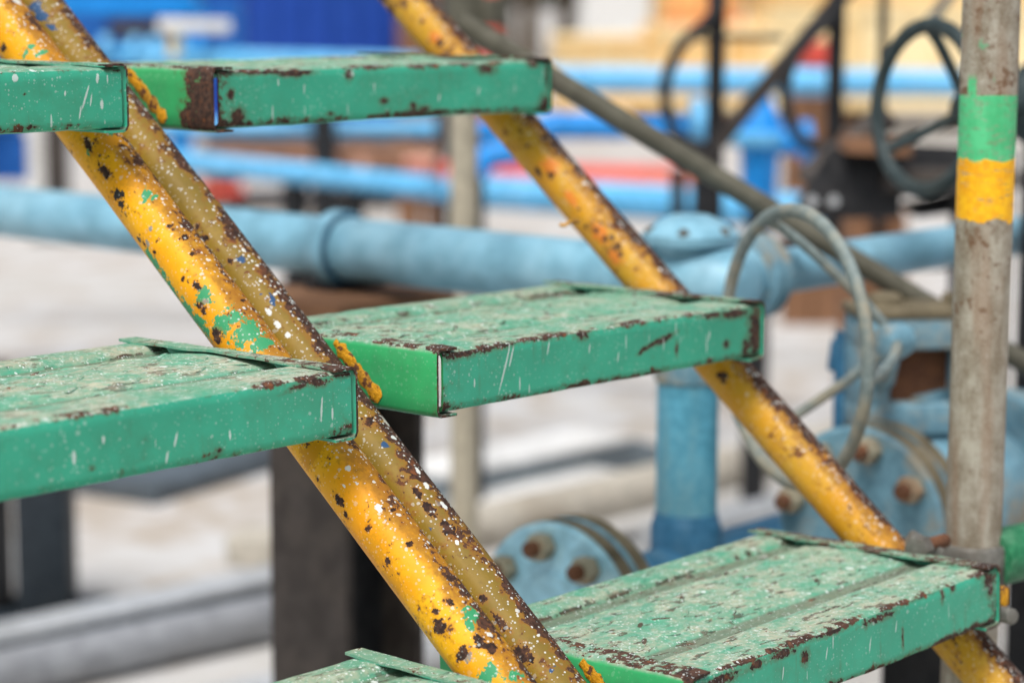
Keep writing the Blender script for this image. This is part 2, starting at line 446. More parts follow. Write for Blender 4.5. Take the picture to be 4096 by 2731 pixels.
def tread_pan(seed, sl, sr, hi, fbl, tbl):
    """pressed sheet tread, x from 0 to W_, with thickness and slight dents; returns mesh data"""
    th = .0022; prof = fine(PROF, .0026) if hi else PROF
    x0, x1 = .003+sl, W_-.003-sr; nxs = 190 if hi else 40
    verts = []; m_ = len(prof); nr = []
    for j in range(m_):
        a = prof[max(j-1, 0)]; b = prof[min(j+1, m_-1)]
        t = V((0, b[0]-a[0], b[1]-a[1])).normalized(); nr.append((-t.z, t.y))
    for i in range(nxs+1):
        xx = x0+(x1-x0)*i/nxs; up_, dn = [], []
        for (yy, zz), (ny_, nz_) in zip(prof, nr):
            dv = mnoise.noise(V((xx*14+seed*9, yy*22, zz*22)))*.0009+mnoise.noise(V((xx*60+seed*9, yy*60, zz*60)))*.0004
            up_.append((xx, yy+ny_*(th/2+dv), zz+nz_*(th/2+dv))); dn.append((xx, yy+ny_*(dv-th/2), zz+nz_*(dv-th/2)))
        verts += up_+dn[::-1]
    n = 2*m_; faces = []
    for i in range(nxs):
        a, b = i*n, (i+1)*n
        faces += [(a+k, a+(k+1) % n, b+(k+1) % n, b+k) for k in range(n)]
    for off, fl in ((0, 1), (nxs*n, 0)):
        for k in range(m_-1):
            f = (off+k, off+n-1-k, off+n-2-k, off+k+1); faces.append(f if fl else f[::-1])
    wear = [0.0]*len(verts)
    nx_, ny_ = 13, 4                            # raised anti-slip dashes pressed into the middle panel
    for i in range(nx_):
        for j in range(ny_):
            cx = .035+(W_-.07)*i/(nx_-1)+random.uniform(-.003, .003); cy = .095+(.168-.095)*j/(ny_-1)+random.uniform(-.002, .002)
            t = (cy-.081)/(.180-.081); cz = crown(t)+th/2
            ang = (R(34) if (i+j) % 2 else R(-34))
            e1 = V((math.cos(ang), math.sin(ang), 0)); e2 = V((-e1.y, e1.x, 0)); L, w2, h = .0120, .0030, .0009
            wv = random.choice((0, 0, .25, .4, .8)); o_ = len(verts)
            for rad, zz, wq in ((1, -.0006, 0), (.85, h*.4, wv*.5), (.55, h, wv)):
                for q in range(10):
                    verts.append(tuple(V((cx, cy, cz+zz))+e1*(L*rad*math.cos(q*math.pi/5))+e2*(w2*rad*math.sin(q*math.pi/5)))); wear.append(wq)
            for r_ in (0, 10):
                faces += [(o_+r_+q, o_+r_+(q+1) % 10, o_+r_+10+(q+1) % 10, o_+r_+10+q) for q in range(10)]
            faces.append(tuple(o_+20+q for q in range(10)))
    me = bpy.data.meshes.new('tread'); me.from_pydata(verts, [], faces)
    A = np.array(verts)
    for nm, arr in (('wear', np.array(wear)), ('rust_front', closeness(A[:,0], A[:,2], fbl)), ('rust_top', closeness(A[:,0], A[:,1], tbl))):
        at_ = me.attributes.new(nm, 'FLOAT', 'POINT'); at_.data.foreach_set('value', arr.astype(np.float32))
    b = bmesh.new(); b.from_mesh(me); bmesh.ops.recalc_face_normals(b, faces=b.faces); b.to_mesh(me); b.free()
    return me
def end_plate(side, seed):
    """channel-shaped end plate; its top and bottom flanges lap over the pan. side 0: x = 0, side 1: x = W_"""
    bm = bmesh.new(); fl = .021; th = .0020; r = .0042
    pts = [(fl, .0014), (fl*.5, .0014), (r, .0014), (r*.35, .0014-r*.3), (0, .0014-r), (0, -H_*.3), (0, -H_*.7), (0, -H_-.0016+r), (r*.35, -H_-.0016+r*.3), (r, -H_-.0016), (fl*.6, -H_-.0016), (fl, -H_-.0016)]
    pts = [(p[0]+th/2, p[1]) for p in pts]
    y0, y1 = -.0012, D_+.003; ny = 30; rings = []
    for i in range(ny+1):
        yy = y0+(y1-y0)*i/ny; A, B = [], []
        for j, (xx, zz) in enumerate(pts):
            a = pts[max(j-1, 0)]; b = pts[min(j+1, len(pts)-1)]
            t = V((b[0]-a[0], 0, b[1]-a[1])).normalized(); nn = V((t.z, 0, -t.x))
            dv = mnoise.noise(V((xx*40+seed*5, yy*30, zz*40)))*.0005
            if j <= 1: zz += .0004*math.sin(i*.9+seed)+(.0012 if j == 0 else 0)*max(0, math.sin(yy*24+seed))
            c = V((xx, yy, zz)); A.append(bm.verts.new(c+nn*(th/2+dv))); B.append(bm.verts.new(c-nn*(th/2-dv)))
        rings.append(A+B[::-1])
    n = len(rings[0])
    for a, b in zip(rings, rings[1:]):
        for k in range(n): bm.faces.new((a[k], b[k], b[(k+1) % n], a[(k+1) % n]))
    for rg in (rings[0], rings[-1]):
        for k in range(n//2-1): bm.faces.new((rg[k], rg[k+1], rg[n-2-k], rg[n-1-k]))
    if side:
        for v in bm.verts: v.co.x = W_-v.co.x
    bmesh.ops.recalc_face_normals(bm, faces=bm.faces)
    return bm
def weld(x, side, ax, seed, parent):
    """lumpy weld beads where the stringer touches the end plate; ax: point on the stringer axis in tread space"""
    n = 40; k = 8
    nrm = V((0, -SD.z, SD.y))
    for s in (1, -1):
        rings = []; bm = bmesh.new(); off = .0172 if s > 0 else .010
        for i in range(n+1):
            t = -1.5+3.0*i/n
            c = ax+SD*(t*.034); c = V((x+(-.0026 if side else .0026), c.y, c.z))+nrm*s*off
            if not (-H_+.002 < c.z < -.001): continue
            r = .0056+.0030*mnoise.noise(V((i*.55+seed*3, s*2, .3)))+.0012*mnoise.noise(V((i*1.9+seed*3, s*5, .7)))
            r *= .45+.55*min(1, 6*min(-c.z, c.z+H_)/H_)
            rings.append([bm.verts.new(c+V((math.cos(q*2*math.pi/k), 0, 0))*r*.16+nrm*(math.sin(q*2*math.pi/k)*r)) for q in range(k)])
        for a, b in zip(rings, rings[1:]):
            for q in range(k): bm.faces.new((a[q], a[(q+1) % k], b[(q+1) % k], b[q]))
        if len(rings) > 1:
            bm.faces.new(rings[0][::-1]); bm.faces.new(rings[-1]); auto(mk('weld_bead', bm, weld_mat, parent), 60)
        else: bm.free()
def stringer(name, axis0, t0, t1, mat, root, seed, lists=None):
    """painted tube; local Z runs up the stair, local X faces the camera; paint fields stored per point (arc, length in metres)"""
    view = (CAM-axis0); view -= SD*view.dot(SD); view.normalize()
    mw = Matrix((view, SD.cross(view), SD)).transposed().to_4x4(); mw.translation = axis0-root.location
    n = 80 if lists else 40
    ts = [t0]
    while ts[-1] < t1: ts.append(ts[-1]+(.0022 if lists and .62 < axis0.z+SD.z*ts[-1] < 1.45 else .02))
    T = np.array(ts)[:, None]; A = (np.arange(n)*2*math.pi/n-math.pi)[None, :]
    rad = np.array([[TR+.00025*mnoise.noise(V((k*.24, t*25, seed))) for k in range(n)] for t in ts])
    co = np.stack([rad*np.cos(A), rad*np.sin(A), np.broadcast_to(T, rad.shape)], -1).reshape(-1, 3)
    faces = [(i*n+k, i*n+(k+1) % n, (i+1)*n+(k+1) % n, (i+1)*n+k) for i in range(len(ts)-1) for k in range(n)]
    faces += [tuple(range(n))[::-1], tuple((len(ts)-1)*n+k for k in range(n))]
    me = bpy.data.meshes.new(name); me.from_pydata(co.tolist(), [], faces)
    AA = np.broadcast_to(A*TR, rad.shape).ravel(); TT = np.broadcast_to(T, rad.shape).ravel()
    for key, L in (lists or {}).items():
        at_ = me.attributes.new(key if isinstance(key, str) else 'c%d%d%d' % key, 'FLOAT', 'POINT'); at_.data.foreach_set('value', closeness(AA, TT, L).astype(np.float32))
    return auto(link_mesh(name, me, mat, root, mw=mw), 50)
def tube_uv(axis0, u, v, f=1.0):
    """picture point on a stringer -> (arc, length) in its UV space"""
    view = (CAM-axis0); view -= SD*view.dot(SD); view.normalize(); yv = SD.cross(view)
    d = ray(u, v); o = CAM-axis0
    a = V((o.dot(view), o.dot(yv), 0)); b = V((d.dot(view), d.dot(yv), 0))
    A = b.dot(b); B = 2*a.dot(b); Cc = a.dot(a)-TR*TR; disc = B*B-4*A*Cc
    t = (-B-math.sqrt(disc))/(2*A) if disc > 0 else -B/(2*A)
    h = a+b*t; return math.atan2(h.y, h.x)*TR, (o+d*t).dot(SD)
MPX = 1.65/FPX*K            # metres per 2352-pixel at the stair
def tb(axis0, lst):
    out = []
    for u, v, pu, pv, rot in lst:
        a, l = tube_uv(axis0, u, v); out.append((a, l, pu*MPX, pv*MPX, R(rot)))
    return out
AX_A = V((-.07589, 0, -.09852+ZG)); AX_B = V((-.02226, 0, -.11052+ZG)); AX_C = V((.44105, 0, -.11631+ZG))
GREEN, BLUE, DARK, GREY = (54,142,96), (34,72,112), (40,38,40), (140,132,120)
# arc grows to the picture's left/right and length runs up the stair; sizes (across, along) in picture pixels
listA = {
 GREEN: tb(AX_A, [(352,600,16,40,0),(372,632,18,40,0),(398,668,18,45,0),(432,712,20,45,0),(462,748,22,40,0),(520,735,44,30,0),(565,762,50,30,0),(605,790,34,18,0),(338,452,22,8,35),(352,458,16,8,30),(330,443,18,4,45),(206,350,11,14,0),(60,120,26,10,20),(92,124,24,8,10),(255,308,22,6,50),(1085,1412,22,26,0),(1078,1432,10,16,0),(1120,1545,34,20,0),(1180,1552,28,16,0),(465,685,28,22,0),(400,527,7,5,0)]),
 DARK: tb(AX_A, [(270,448,17,20,20),(279,470,10,18,10),(287,492,4,16,10),(320,551,8,11,0),(470,775,6,9,0)]),
 GREY: tb(AX_A, [(470,690,10,10,0),(1075,1507,18,13,0),(338,557,6,11,0),(870,1165,8,10,0),(345,525,7,9,0)]),
 (205,140,10): tb(AX_A, [(250,330,60,22,0),(710,1045,50,26,0),(300,420,20,14,0),(860,1260,30,40,0),(900,1330,26,40,0)]),
 'rust': tb(AX_A, [(453,578,16,10,0),(498,772,18,16,0),(462,705,11,18,0),(8,112,10,14,0),(16,150,9,16,0),(778,1146,10,20,0),(795,1185,7,12,0),(1010,1440,17,16,0),(1000,1405,7,10,0),(1062,1500,24,12,0),(1105,1475,13,18,0),(1130,1490,12,14,0),(452,655,9,12,0),(425,545,13,8,0),(390,520,9,6,0),(520,620,9,8,0),(355,580,7,8,0),(880,1105,10,7,0),(240,395,12,26,0),(200,330,9,24,0),(905,1170,10,5,0),(330,560,6,10,0),(940,1250,12,6,0),(1030,1380,10,12,0),(420,640,8,5,0),(560,690,10,6,0),(845,1210,10,8,0),(890,1290,14,9,0)]),
 'white': tb(AX_A, [(800,1075,7,10,0),(870,1165,9,12,0),(790,1115,4,8,0),(465,552,10,5,0),(505,585,6,8,0),(545,635,6,5,0),(820,1110,4,7,0)]),
}
listB = {
 BLUE: tb(AX_B, [(550,598,13,14,0),(538,592,5,4,0),(625,690,6,22,-20),(618,715,5,10,0),(600,675,4,4,0),(575,1020,0.1,.1,0),(80,15,22,26,0),(98,40,16,20,0),(120,62,10,14,0),(882,1020,8,10,0),(990,1215,5,7,0),(1050,1375,8,12,0),(1268,1535,9,9,0),(1085,1415,6,8,0),(920,1010,5,5,0)]),
 'rust': tb(AX_B, [(845,970,18,14,0),(1110,1375,12,12,0),(1030,1215,14,28,0),(990,1170,10,26,0),(1150,1430,10,30,0),(620,560,14,40,0),(560,480,9,22,0),(665,660,12,24,0),(705,735,13,20,0),(500,400,7,20,0),(1200,1500,20,26,0),(960,1130,8,18,0),(1010,1290,14,10,0),(215,90,12,20,0),(470,545,8,10,0),(455,520,7,9,0),(530,600,7,9,0)]),
 'white': tb(AX_B, [(560,575,6,9,0),(600,645,7,6,0),(617,715,7,13,0),(638,745,8,14,0),(660,770,7,10,0),(980,1115,7,12,0),(1020,1160,9,13,0),(1050,1245,6,8,0),(1090,1390,9,10,0),(1140,1465,12,9,0),(700,720,9,10,0),(905,1005,8,8,0),(960,1080,7,11,0),(590,610,8,5,0)]),
}
listC = {
 (205,120,40): tb(AX_C, [(1260,385,26,34,0),(1375,535,22,40,0),(1410,590,24,34,0),(1310,455,14,28,0),(1000,90,16,26,0)]),
 'rust': tb(AX_C, [(1238,398,8,22,0),(1262,402,12,16,0),(1345,520,8,6,0),(1370,530,8,10,0),(1405,545,7,9,0),(1420,565,8,14,0),(1390,550,9,9,0),(1425,585,8,10,0),(1210,335,6,8,0),(1195,300,5,10,0),(1530,600,7,30,0),(1465,505,8,26,0),(1850,950,10,40,0),(1925,1050,10,44,0),(1990,1140,10,36,0),(1330,480,8,5,0),(970,50,8,10,0),(1010,100,9,14,0),(1030,118,12,6,0),(1660,865,14,18,0),(1400,430,7,26,0)]),
 'white': tb(AX_C, [(1370,360,5,5,0),(1590,650,6,5,0),(1740,860,6,8,0),(1835,935,6,6,0)]),
}
MA = tube_paint('chipped_yellow_tube_paint', 1, (.72,.29,.003), (.80,.40,.006), (.0,1.0), listA, .56, .95, .75, (122,86,36))
MB = tube_paint('rusty_olive_yellow_tube_paint', 2, (.20,.128,.014), (.27,.165,.012), (.0,1.0), listB, .80, 1.0, .55, (104,90,46))
MC = tube_paint('faded_yellow_tube_paint', 3, (.56,.25,.006), (.54,.31,.03), (.0,1.0), listC, .95, .9, .75, (108,80,44))
MD = tube_paint('yellow_tube_paint', 4, (.80,.40,.01), (.7,.36,.02), (.0,-1.0), {}, .4, .7, .5)
weld_mat = weathered('orange_yellow_weld_paint', (.62,.29,.006), (.16,.09,.03), .9, 55, .6, rust=.55, bump=.8)

def tread_frame(stair, i):
    """world matrix of tread i (2 = the middle visible one)"""
    k = i-2
    tw = dict(R1=(-.0008,.0005,.00037,0), R2=(-.00249,.00015,-.00324,-.00254), R3=(.00329,-.00064,.00322,-.00677),
              L1=(.00084,.00192,.00086*W_,0), L2=(-.00054,-.00138,-.00011*W_,-.00284), L3=(-.00029,-.00054,0,-.00054)).get('%s%d' % (stair, i), (0,0,0,0))
    dy, dz, tx, ty = tw
    rot = Matrix.Rotation(-tx/W_, 4, 'Y') @ Matrix.Rotation(ty/D_, 4, 'X')
    if stair == 'R': return Matrix.Translation((0, -k*GO+dy, ZG-k*RISE+dz)) @ rot
    return Matrix.Translation((XA, YL-k*GO2+dy, ZG+ZL-k*RISE2+dz)) @ rot @ Matrix.Translation((-W_, 0, 0))
def face_pt(mw, u, v, face):
    inv = mw.inverted(); o = inv @ CAM; d = inv.to_3x3() @ ray(u, v)
    if face == 'f': p = o+d*(-o.y/d.y); return p.x, p.z
    p = o+d*(-o.z/d.z); return p.x, p.y
GROW = {'f': 1.2}
def fb(mw, face, lst):
    out = []
    for u, v, pu, pv, rot in lst:
        a, b = face_pt(mw, u, v, face); out.append((a, b, pu*MPX*1.4*GROW.get(face, 1), pv*MPX*GROW.get(face, 1), R(rot)))
    return out
FEAT = {
 'R1': dict(slit=1.0, rust=.62, dusty=.75, f=[(512,165,10,8,0),(530,218,7,12,0),(545,268,14,16,20),(512,285,10,10,0),(600,165,60,7,0),(680,168,40,8,0),(715,150,0.1,.1,0),(802,172,8,12,0),(882,232,10,7,0),(950,245,9,9,0),(975,250,12,7,0),(1010,258,26,6,0),(1060,258,30,5,0),(1120,158,22,12,0),(1225,148,16,9,0),(1250,240,14,18,0),(1258,180,6,30,0),(760,262,9,5,0)],
            w=[(700,205,1.5,12,-5),(640,190,1.5,9,0),(860,200,1.5,12,0),(810,170,2,8,0),(1100,210,2,12,-15),(1010,225,2,10,-12)]),
 'R2': dict(rust=.55, dusty=.8, f=[(1010,810,14,9,0),(1060,812,40,9,0),(1110,800,40,9,0),(1160,790,24,8,0),(1250,770,40,7,0),(1340,765,16,12,0),(1015,935,18,8,0),(1008,890,5,26,0),(1500,790,30,5,16),(1530,778,22,6,16),(1475,805,10,5,30),(1555,800,4,16,0),(1690,720,40,10,0),(1735,760,16,60,0),(1640,722,30,8,0),(1590,850,0.1,.1,0),(1670,790,8,8,0),(1420,745,40,5,0),(1715,800,10,20,0)],
            w=[(1160,845,2,60,-20),(1175,820,2,26,-20),(1240,770,3,14,0),(1195,880,1.5,16,0),(1090,880,1.5,10,0),(1420,820,1.5,14,-10),(1260,800,1.5,18,-14),(1630,770,2,12,-10),(1355,800,1.5,14,-8)],
            t=[(1100,800,60,12,0),(1330,660,40,6,0),(1500,680,60,8,0),(1430,740,60,8,0)]),
 'R3': dict(rust=.6, dusty=.85, f=[(2270,1330,14,16,0),(2275,1355,8,14,0),(2165,1365,5,16,0),(2190,1345,8,12,0),(2060,1385,6,6,0),(2075,1465,3,22,0),(2250,1440,40,6,0),(2180,1475,30,5,0),(1850,1510,9,14,0),(1740,1525,18,9,0),(1800,1500,30,8,0),(1910,1450,40,8,0),(2020,1420,40,7,0),(2110,1370,40,6,0),(1660,1560,40,9,0),(1990,1430,4,12,0),(2290,1400,4,40,0)],
            w=[(2000,1480,1.5,18,-12),(1900,1500,1.5,16,-12),(2060,1440,1.5,14,-10),(1800,1545,1.5,16,-10)], t=[(1980,1330,50,5,0),(2050,1300,50,6,0),(1900,1400,60,6,0)]),
 'L1': dict(rust=.34, dusty=.55, f=[(268,158,18,6,0),(282,210,4,4,0),(70,293,7,5,0),(160,288,6,4,0),(80,295,6,4,0),(180,290,4,3,0),(58,215,3,3,0)],
            w=[(197,225,2,30,-22),(185,260,1.5,16,-12),(225,180,3,12,-6),(248,182,1.5,10,0),(35,180,6,9,0),(210,230,1.5,14,-10),(235,240,3,12,0),(150,215,2,6,-8)]),
 'L2': dict(rust=.30, dusty=.95, f=[(695,885,26,5,10),(735,880,18,6,0),(800,856,18,6,0),(780,860,9,7,0),(800,980,10,5,0),(480,905,4,5,0),(275,925,5,5,0),(195,945,5,5,0),(145,955,5,5,0),(505,1035,5,5,0),(210,1075,5,4,0)],
            w=[(740,940,2,26,-6),(765,950,2,14,0),(405,1010,2,16,-18),(530,1000,2,10,0),(385,1050,2,12,-12),(238,1010,2.5,9,0),(170,1050,3,14,0)], t=[(320,975,14,4,0),(330,960,30,6,0)]),
 'L3': dict(rust=.3, dusty=.7),
}
weldx = {}
stairs = {}
for st in 'LR':
    if st == 'R':
        root = empty('scaffold_stair', (.21, -1.2, 0))
        tag(root, 'scaffold stair with rust-edged green steps between an olive tube and a faded yellow tube', 'stair', 'scaffold stairs')
    else:
        root = empty('scaffold_stair', (-.31, -1.2, 0))
        tag(root, 'scaffold stair flight with cleaner green steps welded to a bright chipped yellow tube', 'stair', 'scaffold stairs')
    stairs[st] = root; bpy.context.view_layer.update()
    gm = {}
    for i in range(0, 7):
        mw = tread_frame(st, i); key = '%s%d' % (st, i); ft = FEAT.get(key, {})
        if ft or 'far' not in gm:
            mat = tread_paint('green_tread_paint_'+key.lower(), i+(10 if st == 'R' else 0), W_, H_, D_, ft.get('rust', .4), ft.get('dusty', .6),
                              fb(mw, 'f', ft.get('f', [])), fb(mw, 't', ft.get('t', [])), fb(mw, 'f', ft.get('w', [])), slit=ft.get('slit', 0.0))
            if not ft: gm['far'] = mat
        else: mat = gm['far']
        if mw.translation.z < .1: continue
        loc = Matrix.Translation(-root.location) @ mw
        fl_, tl_ = fb(mw, 'f', ft.get('f', [])), fb(mw, 't', ft.get('t', []))
        if st == 'R': pan = tread_pan(i, .0052, .0015, bool(ft), fl_, tl_)
        else: pan = tread_pan(i+20, .0015, .0020, bool(ft), fl_, tl_)
        t = auto(link_mesh('tread', pan, mat, root, mw=loc), 40)
        for s in (0, 1): auto(mk('end_plate', end_plate(s, i+s*3+(9 if st == 'R' else 0)), mat, t), 40)
        inv = mw.inverted()
        for s, ax in (((0, AX_B), (1, AX_C)) if st == 'R' else ((1, AX_A),)):
            p = ax+SD*((mw.translation.z-H_*.5-ax.z)/SD.z); p = inv @ p
            weld((W_+.003 if s else -.003), s, p, i+s, t)
t_of = lambda ax, z: (z-ax.z)/SD.z
stringer('stringer', AX_A, t_of(AX_A, .03), t_of(AX_A, 1.75), MA, stairs['L'], 1, listA)['label'] = 'bright yellow tube with green smears and dark chips'
AX_Z = V((XA-W_-TR-.001, 0, AX_A.z))
stringer('stringer', AX_Z, t_of(AX_Z, .03), t_of(AX_Z, 1.75), MD, stairs['L'], 4)
stringer('stringer', AX_B, t_of(AX_B, .03), t_of(AX_B, 1.75), MB, stairs['R'], 2, listB)['label'] = 'olive tube with rust patches and white splashes'
stringer('stringer', AX_C, t_of(AX_C, .03), t_of(AX_C, 1.75), MC, stairs['R'], 3, listC)['label'] = 'faded yellow tube rusty along its upper side'
# little stub of wire on the right stringer
a, l = tube_uv(AX_C, 1311, 512)
wr_ = at(1311, 510, 2.02); bm = bmesh.new(); b_sweep(bm, [wr_+RT*.008, wr_, wr_-RT*.006-UP*.003, wr_-RT*.010-UP*.002], .0016, 8)
auto(mk('wire_stub', bm, weld_mat, stairs['R'], loc=-stairs['R'].location), 60)

# ------------------------------------------------------------------ scaffold post with painted bands
PX, PY = .50554, -.1684
def post_mat():
    g = G('weathered_galvanised_post'); P = g.obj(); x, y, z = g.sep(P)
    S1 = g.map(P, scale=(1,1,.14)); nS = g.noise(S1, 90, 5, .7)*.45+g.noise(P, 45, 5, .7)*.55; nA = g.noise(P, 35, 5, .65); nB = g.noise(P, 160, 4, .65); nC = g.noise(P, 500, 3, .6)
    c = g.mix(g.ss(nS, .38, .62), lin(124,112,94), lin(168,162,148))
    c = g.mix(g.ss(g.noise(S1, 40, 3, .5), .50, .68)*.6, c, lin(142,116,94))
    c = g.mix(g.ss(nB*.6+nA*.4, .56, .68)*.55, c, lin(96,80,58))
    c = g.mix(g.ss(nC, .5, .72)*.35, c, lin(190,188,180))
    rm = g.ss(nA*.55+nB*.45+g.ss(z, .97, 1.15)*.07, .59, .66); c = g.mix(rm*.8, c, lin(104,72,46))
    gs = g.ss(nA*.5+g.noise(g.map(P, loc=(3,1,2)), 70, 5, .6)*.5, .58, .62)*g.ss(z, 1.16, 1.20); c = g.mix(gs*.7, c, lin(96,168,126))
    Z = lambda v: at(2262, v, 1.94).z
    def band(z1, z0, amp, f1):
        e1 = z+(g.noise(P, f1, 4, .6)-.5)*amp
        return g.ss(e1, z0-.0006, z0+.0006)*g.st(e1, z1-.0006, z1+.0006)
    drip = g.st(g.blobs(g.comb(x, y, 0.0), [(PXV.x, PXV.y, .0045, .0045, 0)]), .8, 1.1)*g.ss(z, Z(365), Z(360))*g.st(z, Z(190), Z(165))
    bg_ = band(Z(218), Z(372), .006, 40).max(drip)
    worn = g.st(g.noise(g.map(P, scale=(1,1,2.2)), 90, 5, .75), .50, .62)
    c = g.mix(bg_*(.50+worn*.48), c, g.mix(g.ss(nA*.5+nS*.5, .4, .6), lin(62,178,116), lin(84,198,136)))
    by = band(Z(368), Z(513), .034, 30)
    lines = g.st(g.noise(g.map(P, scale=(1,1,7)), 42, 5, .75), .55, .64)
    c = g.mix(by*(.30+lines*.70), c, g.mix(g.ss(nA*.5+nB*.5, .42, .6), lin(236,164,4), lin(252,192,8)))
    g.bump(nB*.5+nC*.3+by*.4+bg_*.2, .35, .0012)
    return g.out(c, .55, .1)
view_p = (CAM-V((PX, PY, 1.2))); view_p.z = 0; view_p.normalize()
side_p = V((-RT.x, -RT.y, 0)).normalized()
PXV = V((PX, PY, 0))*0 + (view_p*.75+side_p*.62).normalized()*.0243
bm = bmesh.new(); n = 40; rings = []
for i in range(121):
    zz = .012+2.4*i/120
    rings.append([bm.verts.new(V((math.cos(2*math.pi*k/n), math.sin(2*math.pi*k/n), 0))*(.0243+.0002*mnoise.noise(V((k*.3, zz*20, 2))))+V((0, 0, zz))) for k in range(n)])
for a, b in zip(rings, rings[1:]):
    for k in range(n): bm.faces.new((a[k], a[(k+1) % n], b[(k+1) % n], b[k]))
bm.faces.new(rings[0][::-1]); bm.faces.new(rings[-1])
post = empty('scaffold_post', (PX, PY, 0)); tag(post, 'weathered scaffold post with a green and a yellow painted band', 'scaffold post')
auto(mk('tube', bm, post_mat(), post), 50)
part('base_plate', lambda b: b_box(b, (0,0,.006), (.15,.15,.012), bev=.002), M['zinc'], post)

# clamp, bolt and green-ended ledger tube behind the post
led = at(2330, 1270, 2.02); ld0 = led
lt = empty('ledger_tube', (led.x, led.y, 0)); tag(lt, 'grimy horizontal scaffold tube with green painted end behind the banded post', 'scaffold tube')
o3 = V((led.x, led.y, 0))
LDIR = V((1, -.12, 0)).normalized()
part('tube', lambda b: b_cyl(b, ld0-o3+LDIR*.05, ld0-o3+LDIR*1.6, .0243), M['olive'], lt)
part('painted_end', lambda b: b_cyl(b, ld0-o3-LDIR*.035, ld0-o3+LDIR*.052, .0247, bev=.004), M['greenend'], lt)
ps2 = empty('scaffold_post', (led.x+LDIR.x*1.5, led.y+LDIR.y*1.5+.05, 0)); tag(ps2, 'plain galvanised scaffold post carrying the far end of the green-ended tube', 'scaffold post')
part('tube', lambda b: b_cyl(b, (0,0,0), (0,0,2.0), .0243), M['galv'], ps2)
cp = empty('scaffold_clamp', at(2160, 1385, 1.95)); tag(cp, 'dirty steel clamp with wing bolts joining the yellow tube to the banded post', 'clamp')
o4 = cp.location.copy()
def rel(p): return V(p)-o4
part('clamp_body', lambda b: (b_lathe(b, V((PX, PY, o4.z-.026))-o4, (0,0,1), [(0,.0275),(.004,.030),(.048,.030),(.052,.0275)], 28)), M['zinc'], cp)
part('bolt', lambda b: (b_cyl(b, rel(at(2172, 1240, 1.96)), rel(at(2110, 1258, 1.93)), .006, 16, .001)), M['rust'], cp)
part('nut', lambda b: (b_cyl(b, rel(at(2120, 1255, 1.935)), rel(at(2104, 1262, 1.925)), .0115, 6, .001)), M['zinc'], cp)
part('lug', lambda b: (b_bar(b, rel(at(2160, 1275, 1.95)), rel(at(2085, 1232, 1.95)), .016, .014, bev=.003)), M['zinc'], cp)
cp2 = empty('scaffold_clamp', at(2300, 1400, 1.93)); tag(cp2, 'clamp with orange-painted lug and bolt sticking out below the green tube end', 'clamp')
o5 = cp2.location.copy()
def rel5(p): return V(p)-o5
part('clamp_body', lambda b: b_lathe(b, V((PX, PY, o5.z-.03))-o5, (0,0,1), [(0,.0275),(.004,.030),(.066,.030),(.07,.0275)], 28), M['zinc'], cp2)
part('lug', lambda b: b_bar(b, rel5(at(2298, 1345, 1.93)), rel5(at(2298, 1392, 1.93)), .009, .013, bev=.003), weld_mat, cp2)
part('bolt', lambda b: b_cyl(b, rel5(at(2262, 1400, 1.93)), rel5(at(2327, 1416, 1.90)), .0068, 18, .0015), M['zinc'], cp2)

# ------------------------------------------------------------------ middle distance: light blue pipework
XP, YP, ZP = V((1,0,0)), V((0,1,0)), V((0,0,1))
P1 = at(757, 566, 2.83); RP = .0381
EL = V((P1.x, .318, P1.z))                       # corner fitting where pipe, riser and branch meet
pl = empty('pipe_run', (EL.x, EL.y, 0)); tag(pl, 'light blue pipe run with a joint ring and a corner fitting over a riser', 'pipe')
o6 = pl.location.copy()
r6 = lambda p: V(p)-o6
part('pipe', lambda b: b_lathe(b, r6(EL+YP*.05), YP, [(0, RP), (.517, RP), (.519, RP-.001)], 48), M['ltblue'], pl)
part('pipe', lambda b: b_cyl(b, r6(V((P1.x, P1.y-.012, P1.z))), r6(EL+YP*3.6), RP*.955, 48), M['ltblue'], pl)
part('joint_ring', lambda b: b_lathe(b, r6(V((P1.x, P1.y-.030, P1.z))), YP, [(0, RP-.001), (.0, RP+.007), (.001, RP+.0085), (.020, RP+.0085), (.028, RP+.004), (.034, RP*.95)], 48), M['ltblue'], pl)
part('joint_face_shade', lambda b: b_lathe(b, r6(V((P1.x, P1.y-.0335, P1.z))), YP, [(0, RP-.001), (.0, RP+.0060), (.003, RP+.0068)], 48), M['blue_dark'], pl)  # shade on the ring's near face, put into the colour as dark blue
part('corner_fitting', lambda b: (b_lathe(b, r6(EL-YP*.075), YP, [(0,.02),(.004,.032),(.02,.042),(.05,.047),(.09,.047),(.12,.043),(.14,.039)], 40),
                                  b_lathe(b, r6(EL), XP, [(-.02,.03),(.04,.043),(.08,.038),(.11,.030)], 40)), M['ltblue'], pl)
bon = part('bonnet_flange', lambda b: (b_lathe(b, r6(EL+ZP*.034), ZP, [(0,.036),(.008,.040),(.012,.052),(.022,.053),(.026,.048),(.036,.034),(.042,.020)], 36)), M['ltblue'], pl)
for k in range(6):
    a = k*math.pi/3+.5; q = r6(EL+ZP*.056+V((math.cos(a), math.sin(a), 0))*.045)
    part('bolt', lambda b: (b_cyl(b, q, q+ZP*.006, .0075, 6, .001), b_cyl(b, q+ZP*.006, q+ZP*.009, .004, 12, .001)), M['zinc'], bon)
fl = part('flange', lambda b: b_lathe(b, r6(EL+XP*.10), XP, [(0,.044),(.002,.048),(.012,.048),(.014,.044),(.016,.048),(.026,.048),(.028,.045)], 40), M['blue_worn'], pl)
part('pipe', lambda b: b_cyl(b, r6(EL+XP*.12), r6(EL+XP*3.2), .0255, 36), M['ltblue'], pl)
C1 = at(1276, 1429, 2.35); C1.y = EL.y
